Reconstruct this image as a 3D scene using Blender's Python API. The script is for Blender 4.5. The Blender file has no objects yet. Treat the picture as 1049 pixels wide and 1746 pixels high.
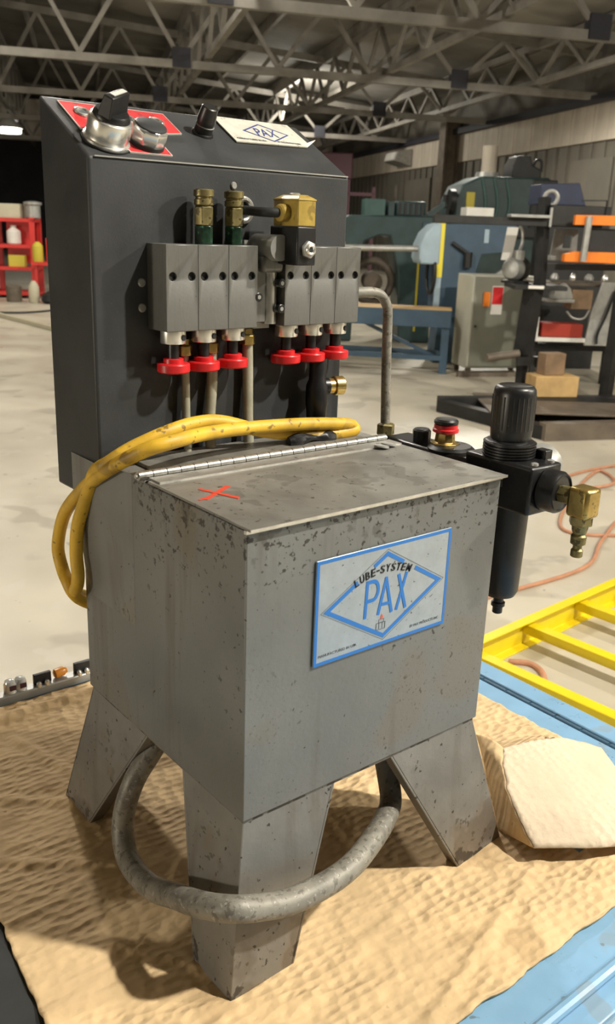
import bpy, bmesh, math, random
from mathutils import Vector, Matrix, noise
random.seed(4)
C = bpy.context.scene.collection
SC = bpy.context.scene

# ------------------------------------------------------------------ camera
def cam_matrix(loc, pitch, yaw, roll):
    cy, sy, cp, sp = math.cos(yaw), math.sin(yaw), math.cos(pitch), math.sin(pitch)
    fw = Vector((sy*cp, cy*cp, sp)); r = Vector((cy, -sy, 0)); u = r.cross(fw)
    r2 = r*math.cos(roll) + u*math.sin(roll); u2 = u*math.cos(roll) - r*math.sin(roll)
    m = Matrix((( r2.x, u2.x, -fw.x, loc[0]), (r2.y, u2.y, -fw.y, loc[1]), (r2.z, u2.z, -fw.z, loc[2]), (0, 0, 0, 1)))
    return m
CAM = (-0.3709, -0.5275, 1.4051)
cd = bpy.data.cameras.new('camera'); co = bpy.data.objects.new('camera', cd); C.objects.link(co)
co.matrix_world = cam_matrix(CAM, -0.3108, 0.6841, 0.0366)
cd.sensor_fit = 'VERTICAL'; cd.sensor_height = 36.0; cd.sensor_width = 24.0
cd.lens = 1515.87/1746*36.0
cd.clip_start = 0.02; cd.clip_end = 200
cd.dof.use_dof = True; cd.dof.focus_distance = 1.0; cd.dof.aperture_fstop = 12.0
SC.camera = co

# ------------------------------------------------------------------ world, lights, exposure
SC.view_settings.view_transform = 'Standard'; SC.view_settings.look = 'None'
SC.view_settings.gamma = 1.0; SC.view_settings.use_curve_mapping = False
SC.view_settings.exposure = 0.0
w = bpy.data.worlds.new('hall_air'); SC.world = w; w.use_nodes = True
bg = w.node_tree.nodes['Background']; bg.inputs[0].default_value = (0.80, 0.86, 1.0, 1); bg.inputs[1].default_value = 0.015
def lamp(name, loc, power, radius, col=(1.0, 0.945, 0.82), kind='SPOT'):
    l = bpy.data.lights.new(name, kind)
    if kind == 'SPOT': l.spot_size = math.radians(165); l.spot_blend = 0.35
    l.energy = power; l.shadow_soft_size = radius; l.color = col
    o = bpy.data.objects.new(name, l); C.objects.link(o); o.location = loc; return o
HA = math.radians(25.3)                       # the hall stands turned against the work table
HX = Vector((math.cos(HA), -math.sin(HA), 0)); HY = Vector((math.sin(HA), math.cos(HA), 0)); HO = Vector((CAM[0], CAM[1], 0))
def hall(hx, hy, z=0.0): return HO + HX*hx + HY*hy + Vector((0, 0, z))
lamp('high_bay_light_key', (2.05, -2.42, 5.0), 1450, 0.10)
lamp('high_bay_light_side', (6.4, -4.1, 5.0), 1250, 0.14, kind='POINT')
lamp('high_bay_light_back', (1.95, 4.9, 5.0), 560, 0.18, (1.0, 0.93, 0.84))
lamp('low_left_fill', (-12.5, 2.2, 1.35), 1800, 0.5, (1.0, 0.90, 0.72), kind='POINT')  # unseen low fill, added to brighten the left-facing sides; no doorway there
lamp('high_bay_light_aisle', hall(2.0, 12.5, 4.9), 650, 0.3)
lamp('high_bay_light_machines', hall(6.6, 15.0, 4.4), 900, 0.3)
lamp('high_bay_light_far', hall(-2.5, 13.5, 4.9), 520, 0.3, kind='POINT')
lamp('high_bay_light_deep', hall(6.0, 27.0, 4.4), 300, 0.3, kind='POINT')

# ------------------------------------------------------------------ materials
MATS = {}
def mat(name, col, rough=0.5, metal=0.0, var=0.0, vscale=6.0, specks=None, streak=None, bump=0.0, bscale=80.0,
        stretch=(1, 1, 1), emit=0.0, wave=None, alpha=None, trans=0.0, rvar=0.0, spec=0.5, pillow=False, zgrime=None):
    if name in MATS: return MATS[name]
    m = bpy.data.materials.new(name); m.use_nodes = True; nt = m.node_tree; N = nt.nodes; Lk = nt.links
    b = N['Principled BSDF']; b.inputs['Roughness'].default_value = rough; b.inputs['Metallic'].default_value = metal
    b.inputs['Specular IOR Level'].default_value = spec
    b.inputs['Base Color'].default_value = (*col, 1)
    if trans: b.inputs['Transmission Weight'].default_value = trans
    tc = N.new('ShaderNodeTexCoord')
    mp = N.new('ShaderNodeMapping'); mp.inputs['Scale'].default_value = stretch; Lk.new(tc.outputs['Object'], mp.inputs['Vector'])
    cur = None
    def rgb(c): 
        n = N.new('ShaderNodeRGB'); n.outputs[0].default_value = (*c, 1); return n.outputs[0]
    cur = rgb(col)
    def mix(fac, a, c):
        n = N.new('ShaderNodeMix'); n.data_type = 'RGBA'; Lk.new(fac, n.inputs['Factor']); Lk.new(a, n.inputs['A']); Lk.new(c, n.inputs['B']); return n.outputs['Result']
    def ramp(src, lo, hi, v0=0.0, v1=1.0):
        n = N.new('ShaderNodeMapRange'); n.inputs['From Min'].default_value = lo; n.inputs['From Max'].default_value = hi
        n.inputs['To Min'].default_value = v0; n.inputs['To Max'].default_value = v1; n.clamp = True
        Lk.new(src, n.inputs['Value']); return n.outputs['Result']
    def nz(scale, detail=5, vec=None, ro=0.6):
        n = N.new('ShaderNodeTexNoise'); n.inputs['Scale'].default_value = scale; n.inputs['Detail'].default_value = detail; n.inputs['Roughness'].default_value = ro
        Lk.new(vec if vec else mp.outputs[0], n.inputs['Vector']); return n.outputs['Fac']
    if var:
        f = ramp(nz(vscale), 0.35, 0.68)
        cur = mix(f, rgb([c*(1-var) for c in col]), rgb([min(1, c*(1+var*0.6)) for c in col]))
    if streak:                      # (colour, scale, amount, low threshold)
        mp2 = N.new('ShaderNodeMapping'); mp2.inputs['Scale'].default_value = (1, 1, 0.09); Lk.new(tc.outputs['Object'], mp2.inputs['Vector'])
        f = ramp(nz(streak[1], 4, mp2.outputs[0]), streak[3], streak[3]+0.16, 0, streak[2]); cur = mix(f, cur, rgb(streak[0]))
    for sp in (specks or []):       # (colour, scale, threshold, amount[, clump scale])
        f = ramp(nz(sp[1], 2), sp[2], sp[2]+0.035, 0, sp[3])
        if len(sp) > 4:
            g = ramp(nz(sp[4], 2), 0.47, 0.60)
            q = N.new('ShaderNodeMath'); q.operation = 'MULTIPLY'; Lk.new(f, q.inputs[0]); Lk.new(g, q.inputs[1]); f = q.outputs[0]
        cur = mix(f, cur, rgb(sp[0]))
    for z0, z1, sc_, th, am, gc in (zgrime or []):   # grime: full at height z1, none at z0
        sx = N.new('ShaderNodeSeparateXYZ'); Lk.new(tc.outputs['Object'], sx.inputs[0])
        q = N.new('ShaderNodeMath'); q.operation = 'MULTIPLY_ADD'; q.inputs[1].default_value = 0.22
        Lk.new(ramp(sx.outputs['Z'], z0, z1), q.inputs[0]); Lk.new(nz(sc_, 3), q.inputs[2])
        cur = mix(ramp(q.outputs[0], th, th+0.05, 0, am), cur, rgb(gc))
    Lk.new(cur, b.inputs['Base Color'])
    if rvar: Lk.new(ramp(nz(vscale*2), 0.3, 0.7, max(0.03, rough-rvar), min(1, rough+rvar)), b.inputs['Roughness'])
    if emit: b.inputs['Emission Color'].default_value = (*col, 1); b.inputs['Emission Strength'].default_value = emit
    h = None
    if bump: h = nz(bscale, 4)
    if wave:                        # list of (axis, scale, distortion, weight)
        for ax, s, d, wt, *_ in wave:
            wv = N.new('ShaderNodeTexWave'); wv.bands_direction = ax; wv.inputs['Scale'].default_value = s; wv.inputs['Distortion'].default_value = d
            wv.inputs['Detail'].default_value = 2; wv.inputs['Detail Scale'].default_value = 0.6
            Lk.new(tc.outputs['Object'], wv.inputs['Vector'])
            q = N.new('ShaderNodeMath'); q.operation = 'MULTIPLY'; q.inputs[1].default_value = wt; Lk.new(wv.outputs['Fac'], q.inputs[0])
            if h is None: h = q.outputs[0]
            else:
                a = N.new('ShaderNodeMath'); a.operation = 'ADD'; Lk.new(h, a.inputs[0]); Lk.new(q.outputs[0], a.inputs[1]); h = a.outputs[0]
    if pillow:                      # pressed-through corrugation: rows of small dents
        mv = N.new('ShaderNodeMapping'); mv.inputs['Scale'].default_value = (0.72, 1.25, 1); mv.inputs['Rotation'].default_value = (0, 0, 0.12); Lk.new(tc.outputs['Object'], mv.inputs['Vector'])
        vo = N.new('ShaderNodeTexVoronoi'); vo.voronoi_dimensions = '2D'; vo.feature = 'SMOOTH_F1'; vo.inputs['Scale'].default_value = pillow[0]; vo.inputs['Randomness'].default_value = 0.55; vo.inputs['Smoothness'].default_value = 0.35
        Lk.new(mv.outputs[0], vo.inputs['Vector'])
        g = N.new('ShaderNodeMath'); g.operation = 'MULTIPLY'; Lk.new(vo.outputs['Distance'], g.inputs[0]); Lk.new(ramp(nz(8, 3), 0.36, 0.60, 0.15, 1.0), g.inputs[1])
        k = N.new('ShaderNodeMath'); k.operation = 'MULTIPLY_ADD'; k.inputs[1].default_value = 0.8; Lk.new(nz(bscale, 3), k.inputs[0]); Lk.new(g.outputs[0], k.inputs[2]); h = k.outputs[0]
    if h is not None:
        bp = N.new('ShaderNodeBump'); bp.inputs['Strength'].default_value = min(1, abs(bump) if bump else 0.5); bp.inputs['Distance'].default_value = pillow[1] if pillow else 0.002 if not wave else wave[0][4] if len(wave[0]) > 4 else 0.002
        Lk.new(h, bp.inputs['Height']); Lk.new(bp.outputs[0], b.inputs['Normal'])
    MATS[name] = m; return m
DIRT = (0.035, 0.03, 0.025)
mat('steel_tank', (0.214, 0.216, 0.208), 0.50, 0.45, 0.16, 7, [(DIRT, 170, 0.71, 0.9), (DIRT, 95, 0.66, 0.8, 7), ((0.10, 0.085, 0.07), 300, 0.64, 0.6, 5), ((0.22, 0.17, 0.11), 5, 0.58, 0.30)], ((0.12, 0.10, 0.08), 30, 0.5, 0.55), 0.12, 220, rvar=0.1, zgrime=[(.13, .27, 150, 0.76, 0.85, DIRT), (.20, .285, 40, 0.72, 0.45, (0.07, 0.06, 0.05))])
mat('steel_lid', (0.27, 0.26, 0.235), 0.48, 0.40, 0.28, 10, [(DIRT, 150, 0.66, 0.8), ((0.08, 0.07, 0.06), 22, 0.57, 0.35), ((0.5, 0.48, 0.45), 240, 0.74, 0.8)], None, 0.12, 200, rvar=0.1)
mat('steel_leg', (0.235, 0.225, 0.205), 0.5, 0.4, 0.2, 12, [(DIRT, 150, 0.67, 0.9), (DIRT, 80, 0.63, 0.8, 8), ((0.22, 0.16, 0.10), 8, 0.56, 0.4)], ((0.13, 0.105, 0.08), 30, 0.5, 0.54), 0.12, 200, zgrime=[(.05, -.004, 45, 0.74, 0.85, DIRT), (.16, .0, 14, 0.70, 0.35, (0.09, 0.07, 0.05))])
mat('edge_steel', (0.72, 0.71, 0.68), 0.3, 0.85, 0.2, 60)
mat('chrome', (0.80, 0.79, 0.75), 0.27, 0.85, 0.1, 60)
mat('hinge_steel', (0.62, 0.61, 0.58), 0.3, 0.9, 0.3, 120, [(DIRT, 300, 0.66, 0.7)])
mat('aluminium', (0.175, 0.175, 0.165), 0.42, 0.5, 0.10, 30, [(DIRT, 140, 0.72, 0.8)], ((0.13, 0.125, 0.11), 260, 0.45, 0.5), 0.05, 300)
mat('black_paint', (0.042, 0.044, 0.046), 0.46, 0.0, 0.3, 9, [((0.11, 0.11, 0.11), 520, 0.70, 0.5), ((0.045, 0.045, 0.048), 5, 0.50, 0.5)], None, 0.08, 400, rvar=0.08, spec=0.3)
mat('black_plastic', (0.012, 0.012, 0.013), 0.36, 0.0, 0.4, 60, [((0.08, 0.08, 0.075), 260, 0.70, 0.5)], None, 0.05, 300)
mat('black_rubber', (0.015, 0.017, 0.017), 0.7, 0.0, 0.3, 20)
mat('hole_black', (0.006, 0.006, 0.006), 0.6)
mat('red_plastic', (0.62, 0.018, 0.022), 0.35, 0.0, 0.2, 60, [((0.15, 0.02, 0.02), 200, 0.68, 0.5)])
mat('red_tag', (0.62, 0.035, 0.04), 0.4, 0.0, 0.2, 40, [((0.12, 0.04, 0.04), 140, 0.62, 0.6)])
mat('tag_edge', (0.75, 0.73, 0.68), 0.4, 0.3)
mat('brass', (0.50, 0.36, 0.12), 0.32, 0.85, 0.3, 60, [(DIRT, 120, 0.6, 0.6)])
mat('brass_dirty', (0.30, 0.25, 0.11), 0.42, 0.7, 0.4, 60, [(DIRT, 110, 0.56, 0.7)])
mat('brass_bright', (0.80, 0.60, 0.22), 0.26, 0.9, 0.15, 80)
mat('green_glass', (0.022, 0.050, 0.030), 0.15, 0.0, 0.6, 90, [((0.08, 0.20, 0.12), 120, 0.62, 0.7)])
mat('amber_plastic', (0.40, 0.28, 0.06), 0.32, 0.0, 0.25, 40, [((0.16, 0.11, 0.03), 60, 0.58, 0.6)])
mat('clear_tube', (0.36, 0.35, 0.27), 0.3, 0.0, 0.25, 30, spec=0.6)
mat('cord_yellow', (0.72, 0.44, 0.035), 0.5, 0.0, 0.25, 24, [((0.15, 0.085, 0.025), 34, 0.50, 0.75, 5), ((0.10, 0.06, 0.02), 110, 0.64, 0.7)])
mat('cord_brown', (0.40, 0.26, 0.06), 0.55, 0.0, 0.3, 24, [((0.12, 0.07, 0.02), 40, 0.52, 0.8), ((0.08, 0.05, 0.02), 110, 0.6, 0.7)])
mat('conduit', (0.25, 0.235, 0.20), 0.50, 0.15, 0.35, 26, [((0.08, 0.07, 0.055), 150, 0.58, 0.6), ((0.10, 0.085, 0.07), 34, 0.60, 0.4), ((0.46, 0.43, 0.38), 200, 0.64, 0.5)], None, 0.25, 140)
mat('cardboard', (0.66, 0.475, 0.265), 0.85, 0.0, 0.16, 6, [((0.14, 0.09, 0.05), 46, 0.74, 0.6), ((0.40, 0.27, 0.14), 11, 0.60, 0.45)], None, 1.0, 30, pillow=(82, 0.0042))
mat('cardboard_inner', (0.66, 0.54, 0.40), 0.85, 0.0, 0.12, 8, None, None, 0.9, 40, pillow=(105, 0.0036))
mat('cardboard_edge', (0.38, 0.25, 0.13), 0.9, 0.0, 0.3, 120)
mat('blue_paint', (0.215, 0.39, 0.58), 0.34, 0.0, 0.10, 14, [((0.12, 0.13, 0.13), 70, 0.70, 0.7), ((0.25, 0.30, 0.33), 16, 0.63, 0.5)], None, 0.05, 90, rvar=0.1)
mat('blue_dark', (0.05, 0.11, 0.17), 0.5, 0.0, 0.2, 30)
mat('plate_alu', (0.37, 0.415, 0.455), 0.34, 0.35, 0.10, 60, [(DIRT, 160, 0.70, 0.9), ((0.2, 0.2, 0.2), 330, 0.68, 0.6)])
mat('plate_pale', (0.70, 0.68, 0.60), 0.4, 0.15, 0.15, 60, [((0.30, 0.24, 0.14), 90, 0.62, 0.5)])
mat('print_blue', (0.022, 0.165, 0.52), 0.45)
mat('print_navy', (0.04, 0.05, 0.22), 0.5)
mat('print_black', (0.012, 0.012, 0.012), 0.5)
mat('print_grey', (0.10, 0.11, 0.12), 0.5)
mat('print_red', (0.62, 0.10, 0.05), 0.5)
mat('red_marker', (0.62, 0.06, 0.03), 0.6)
mat('concrete', (0.52, 0.475, 0.38), 0.42, 0.0, 0.16, 0.9, [((0.20, 0.18, 0.15), 2.2, 0.60, 0.35), ((0.55, 0.51, 0.44), 5, 0.62, 0.4), ((0.12, 0.11, 0.10), 14, 0.72, 0.5)], None, 0.05, 20, rvar=0.15)
mat('ladder_yellow', (0.80, 0.62, 0.012), 0.38, 0.0, 0.06, 8)
mat('hose_copper', (0.50, 0.24, 0.14), 0.5, 0.0, 0.15, 20)
mat('cladding', (0.150, 0.137, 0.113), 0.7, 0.0, 0.25, 0.7, [((0.34, 0.31, 0.27), 0.5, 0.60, 0.45), ((0.14, 0.12, 0.10), 0.8, 0.60, 0.5)], ((0.17, 0.145, 0.12), 5, 0.5, 0.48), 0.05, 30)
mat('cladding_pale', (0.62, 0.55, 0.46), 0.7, 0.0, 0.2, 0.8, None, ((0.28, 0.24, 0.20), 4, 0.5, 0.5), 0.05, 30)
mat('cladding_dark', (0.05, 0.05, 0.055), 0.8, 0.0, 0.3, 0.5)
mat('roof_sheet', (0.24, 0.225, 0.20), 0.8, 0.0, 0.4, 0.35, [((0.40, 0.37, 0.32), 0.3, 0.57, 0.6)])
mat('roof_steel', (0.27, 0.25, 0.22), 0.6, 0.1, 0.3, 1.5)
mat('roof_dark', (0.03, 0.03, 0.04), 0.7)
mat('teal_machine', (0.030, 0.060, 0.062), 0.45, 0.0, 0.3, 4)
mat('teal_light', (0.055, 0.12, 0.11), 0.5, 0.0, 0.2, 4)
mat('slate_blue', (0.045, 0.085, 0.13), 0.45, 0.0, 0.2, 4)
mat('pale_blue', (0.36, 0.47, 0.55), 0.45, 0.0, 0.1, 6)
mat('navy', (0.02, 0.03, 0.075), 0.5, 0.0, 0.2, 5)
mat('safety_yellow', (0.85, 0.72, 0.05), 0.45)
mat('cabinet_grey', (0.22, 0.225, 0.18), 0.5, 0.0, 0.1, 3)
mat('cabinet_light', (0.50, 0.50, 0.42), 0.5, 0.0, 0.1, 3)
mat('orange', (0.85, 0.22, 0.015), 0.45, 0.0, 0.1, 8)
mat('white_paint', (0.75, 0.73, 0.68), 0.5, 0.0, 0.1, 8)
mat('galv', (0.42, 0.42, 0.40), 0.4, 0.5, 0.2, 12)
mat('dark_steel', (0.022, 0.022, 0.022), 0.5, 0.2, 0.4, 6)
mat('rust_steel', (0.16, 0.13, 0.10), 0.6, 0.2, 0.3, 5)
mat('wood', (0.58, 0.38, 0.16), 0.7, 0.0, 0.2, 6, None, None, 0.2, 40)
mat('wood_old', (0.26, 0.17, 0.10), 0.8, 0.0, 0.3, 6)
mat('shelf_red', (0.62, 0.03, 0.025), 0.45, 0.0, 0.15, 3)
mat('beige', (0.50, 0.46, 0.34), 0.5, 0.0, 0.1, 4)
mat('olive_yellow', (0.55, 0.46, 0.05), 0.5)
mat('maroon', (0.05, 0.012, 0.02), 0.6)
mat('red_box', (0.35, 0.03, 0.015), 0.5)
mat('lamp_glow', (1.0, 0.95, 0.85), 0.5, emit=9.0)
mat('clear_lens', (0.75, 0.76, 0.76), 0.12, 0.3, 0.2, 60)
mat('amber_lens', (0.85, 0.33, 0.05), 0.25)

# ------------------------------------------------------------------ mesh helpers
class B:
    def __init__(s): s.bm = bmesh.new()
    def quadbox(s, P):              # 8 points: bottom 4 (ccw), top 4
        v = [s.bm.verts.new(p) for p in P]
        for f in ((3, 2, 1, 0), (4, 5, 6, 7), (0, 1, 5, 4), (1, 2, 6, 5), (2, 3, 7, 6), (3, 0, 4, 7)): s.bm.faces.new([v[i] for i in f])
        return s
    def box(s, x0, x1, y0, y1, z0, z1):
        return s.quadbox([(x0, y0, z0), (x1, y0, z0), (x1, y1, z0), (x0, y1, z0), (x0, y0, z1), (x1, y0, z1), (x1, y1, z1), (x0, y1, z1)])
    def bar(s, a, b, wx, wy=None, up=(0, 0, 1)):       # rectangular bar between two points
        a, b = Vector(a), Vector(b); d = (b-a).normalized(); up = Vector(up)
        if abs(d.dot(up)) > 0.98: up = Vector((1, 0, 0))
        r = d.cross(up).normalized()*wx/2; u = r.cross(d).normalized()*(wy or wx)/2
        return s.quadbox([a-r-u, a+r-u, a+r+u, a-r+u, b-r-u, b+r-u, b+r+u, b-r+u])
    def ring_tube(s, rings, cap=True, closed=False):
        R = [[s.bm.verts.new(p) for p in r] for r in rings]; n = len(R[0])
        for i in range(len(R) - (0 if closed else 1)):
            a, b = R[i], R[(i+1) % len(R)]
            for k in range(n): s.bm.faces.new((a[k], a[(k+1) % n], b[(k+1) % n], b[k]))
        if cap and not closed: s.bm.faces.new(R[0][::-1]); s.bm.faces.new(R[-1])
        return s
    def lathe(s, prof, o=(0, 0, 0), axis=(0, 0, 1), n=24, rot=0.0):   # prof: (radius, height)
        o = Vector(o); ax = Vector(axis).normalized(); t = Vector((1, 0, 0)) if abs(ax.x) < 0.8 else Vector((0, 1, 0))
        u = ax.cross(t).normalized(); v = ax.cross(u)
        return s.ring_tube([[o + ax*h + (u*math.cos(rot+2*math.pi*k/n) + v*math.sin(rot+2*math.pi*k/n))*max(r, 1e-5) for k in range(n)] for r, h in prof])
    def cyl(s, a, b, r, r2=None, n=20, rot=0.0):
        a, b = Vector(a), Vector(b); L = (b-a).length
        return s.lathe([(r, 0), (r2 if r2 is not None else r, L)], a, b-a, n, rot)
    def torus(s, o, axis, R, r, n=28, m=10):
        o = Vector(o); ax = Vector(axis).normalized(); t = Vector((1, 0, 0)) if abs(ax.x) < 0.8 else Vector((0, 1, 0))
        u = ax.cross(t).normalized(); v = ax.cross(u); rings = []
        for k in range(n):
            a = 2*math.pi*k/n; d = u*math.cos(a) + v*math.sin(a)
            rings.append([o + d*(R + r*math.cos(2*math.pi*j/m)) + ax*r*math.sin(2*math.pi*j/m) for j in range(m)])
        return s.ring_tube(rings, False, True)
    def tube(s, pts, r, n=12, sub=8, rfun=None):
        P = [Vector(p) for p in pts]; Q = []
        for i in range(len(P)-1):
            p0 = P[i-1] if i else P[0]*2-P[1]; p1, p2 = P[i], P[i+1]; p3 = P[i+2] if i+2 < len(P) else P[-1]*2-P[-2]
            for k in range(sub):
                t = k/sub
                Q.append(0.5*((2*p1) + (p2-p0)*t + (2*p0-5*p1+4*p2-p3)*t*t + (3*p1-p0-3*p2+p3)*t**3))
        Q.append(P[-1]); rings = []; u = None
        for i, q in enumerate(Q):
            d = (Q[min(i+1, len(Q)-1)] - Q[max(i-1, 0)]).normalized()
            if u is None:
                t = Vector((0, 0, 1)) if abs(d.z) < 0.8 else Vector((1, 0, 0)); u = d.cross(t).normalized()
            else: u = (u - d*u.dot(d)).normalized()
            v = d.cross(u); rr = rfun(i/(len(Q)-1))*r if rfun else r
            rings.append([q + (u*math.cos(2*math.pi*k/n) + v*math.sin(2*math.pi*k/n))*rr for k in range(n)])
        return s.ring_tube(rings)
    def prism(s, poly, ext):        # polygon (3D) extruded by a vector
        ext = Vector(ext); a = [s.bm.verts.new(p) for p in poly]; b = [s.bm.verts.new(Vector(p)+ext) for p in poly]; n = len(a)
        s.bm.faces.new(a[::-1]); s.bm.faces.new(b)
        for k in range(n): s.bm.faces.new((a[k], a[(k+1) % n], b[(k+1) % n], b[k]))
        return s
    def sheet(s, P, th):            # quad sheet of four points with thickness along its normal
        P = [Vector(p) for p in P]; nrm = (P[1]-P[0]).cross(P[3]-P[0]).normalized()*th
        return s.quadbox(P + [p+nrm for p in P])
    def frame2(s, outer, inner, ext):   # flat closed frame between two polygons of equal count
        ext = Vector(ext); n = len(outer)
        o0 = [Vector(p) for p in outer]; i0 = [Vector(p) for p in inner]
        V = [[s.bm.verts.new(p) for p in L] for L in (o0, i0, [p+ext for p in o0], [p+ext for p in i0])]
        for k in range(n):
            j = (k+1) % n
            s.bm.faces.new((V[2][k], V[2][j], V[3][j], V[3][k])); s.bm.faces.new((V[0][j], V[0][k], V[1][k], V[1][j]))
            s.bm.faces.new((V[0][k], V[0][j], V[2][j], V[2][k])); s.bm.faces.new((V[1][j], V[1][k], V[3][k], V[3][j]))
        return s
def wloc(o):
    v = Vector(o.location)
    while o.parent: o = o.parent; v += Vector(o.location)
    return v
def obj(name, b, m, parent=None, bevel=0.0, smooth=35, seg=2):
    bm = b.bm; bmesh.ops.recalc_face_normals(bm, faces=bm.faces)
    xs = [v.co for v in bm.verts]
    lo = Vector([min(c[i] for c in xs) for i in range(3)]); hi = Vector([max(c[i] for c in xs) for i in range(3)])
    cen = (lo+hi)/2; cen.z = lo.z
    for v in bm.verts: v.co -= cen
    me = bpy.data.meshes.new(name); bm.to_mesh(me); bm.free()
    if smooth: me.shade_smooth(); me.set_sharp_from_angle(angle=math.radians(smooth))
    me.materials.append(MATS[m] if isinstance(m, str) else m)
    o = bpy.data.objects.new(name, me); C.objects.link(o)
    if parent: o.parent = parent; o.location = cen - wloc(parent)
    else: o.location = cen
    if bevel:
        md = o.modifiers.new('bevel', 'BEVEL'); md.width = bevel; md.segments = seg; md.limit_method = 'ANGLE'; md.angle_limit = math.radians(40); md.harden_normals = False
    return o
def tag(o, label, cat, group=None, kind=None):
    if label: o['label'] = label
    if cat: o['category'] = cat
    if group: o['group'] = group
    if kind: o['kind'] = kind
    return o
def thing(name, loc, label, cat, group=None):
    o = bpy.data.objects.new(name, None); C.objects.link(o); o.location = loc; o.empty_display_size = 0.05
    return tag(o, label, cat, group)
def struct(name, b, m, label=None, parent=None, **k):
    o = obj(name, b, m, parent, **k)
    if not parent: o['kind'] = 'structure'
    if label: o['label'] = label
    return o
def text_mesh(txt, o, ex, ey, height, width=None, depth=0.0004, shear=0.0, center=True, bold=0.0):
    """flat print: returns a B with the letters laid in the ex/ey plane at o"""
    cu = bpy.data.curves.new('t', 'FONT'); cu.body = txt; cu.size = 1.0; cu.resolution_u = 4; cu.offset = bold
    t = bpy.data.objects.new('t', cu); C.objects.link(t)
    dg = bpy.context.evaluated_depsgraph_get(); me = bpy.data.meshes.new_from_object(t.evaluated_get(dg))
    bpy.data.objects.remove(t); bpy.data.curves.remove(cu)
    b = B(); b.bm.from_mesh(me); bpy.data.meshes.remove(me)
    xs = [v.co.x for v in b.bm.verts]; ys = [v.co.y for v in b.bm.verts]
    x0, x1, y0, y1 = min(xs), max(xs), min(ys), max(ys)
    sy = height/(y1-y0); sx = (width/(x1-x0)) if width else sy
    ex, ey, o = Vector(ex), Vector(ey), Vector(o); nr = ex.cross(ey).normalized()
    r = bmesh.ops.extrude_face_region(b.bm, geom=list(b.bm.faces))
    top = {v for v in r['geom'] if isinstance(v, bmesh.types.BMVert)}
    for v in b.bm.verts:
        x = (v.co.x-(x0+x1)/2 if center else v.co.x-x0)*sx; y = (v.co.y-(y0+y1)/2)*sy
        v.co = o + ex*(x+shear*y) + ey*y + nr*(depth if v in top else 0)
    return b
def cut(o, cutter_b):               # boolean difference baked into the mesh
    me = bpy.data.meshes.new('c'); bmesh.ops.recalc_face_normals(cutter_b.bm, faces=cutter_b.bm.faces); cutter_b.bm.to_mesh(me); cutter_b.bm.free()
    c = bpy.data.objects.new('c', me); C.objects.link(c)
    md = o.modifiers.new('cut', 'BOOLEAN'); md.object = c; md.solver = 'EXACT'
    bpy.context.view_layer.update()
    dg = bpy.context.evaluated_depsgraph_get(); new = bpy.data.meshes.new_from_object(o.evaluated_get(dg))
    o.modifiers.clear(); o.data = new; bpy.data.objects.remove(c); bpy.data.meshes.remove(me)

# ================================================================== THE HALL
T = 0.75; ZB = 0.9164; ZT = 1.1825
b = B(); P = [hall(-16, -8), hall(10.2, -8), hall(10.2, 46), hall(-16, 46)]
b.quadbox([p-Vector((0, 0, .1)) for p in P] + P); struct('floor', b, 'concrete', 'grey-beige polished concrete workshop floor')
def hbox(b, x0, x1, y0, y1, z0, z1):
    return b.quadbox([hall(x0, y0, z0), hall(x1, y0, z0), hall(x1, y1, z0), hall(x0, y1, z0), hall(x0, y0, z1), hall(x1, y0, z1), hall(x1, y1, z1), hall(x0, y1, z1)])
wr = struct('wall_right', hbox(B(), 10.0, 10.2, -8, 46, 0, 5.2), 'cladding', 'brown-grey ribbed sheet wall along the right side of the hall')
b0 = None
for k in range(46):                 # pale sheets along the top of the wall
    y = 4 + k*0.9
    struct('wall_panel', hbox(B(), 9.93, 9.995, y+.01, y+.885, 3.22, 3.92), 'cladding_pale', parent=wr)
for k in range(60):                 # ribs of the lower cladding
    y = 6 + k*0.5
    struct('wall_rib', hbox(B(), 9.955, 9.995, y, y+.09, 0.0, 3.2), 'cladding', parent=wr)
for y0, y1, z0, z1 in ((16.6, 18.2, 1.5, 2.9), (19.6, 21.0, 1.7, 3.0), (26.5, 28.6, 1.4, 2.9), (13.8, 14.6, 1.9, 3.0)):
    struct('repair_panel', hbox(B(), 9.92, 9.95, y0, y1, z0, z1), 'cladding', parent=wr)
struct('wall_far', hbox(B(), -16, 10.2, 46, 46.2, 0, 8), 'cladding_dark', 'dark far end wall of the hall')
struct('wall_left', hbox(B(), -16.2, -16, -8, 46, 0, 8), 'cladding_dark', 'dark wall on the left of the hall')
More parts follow.
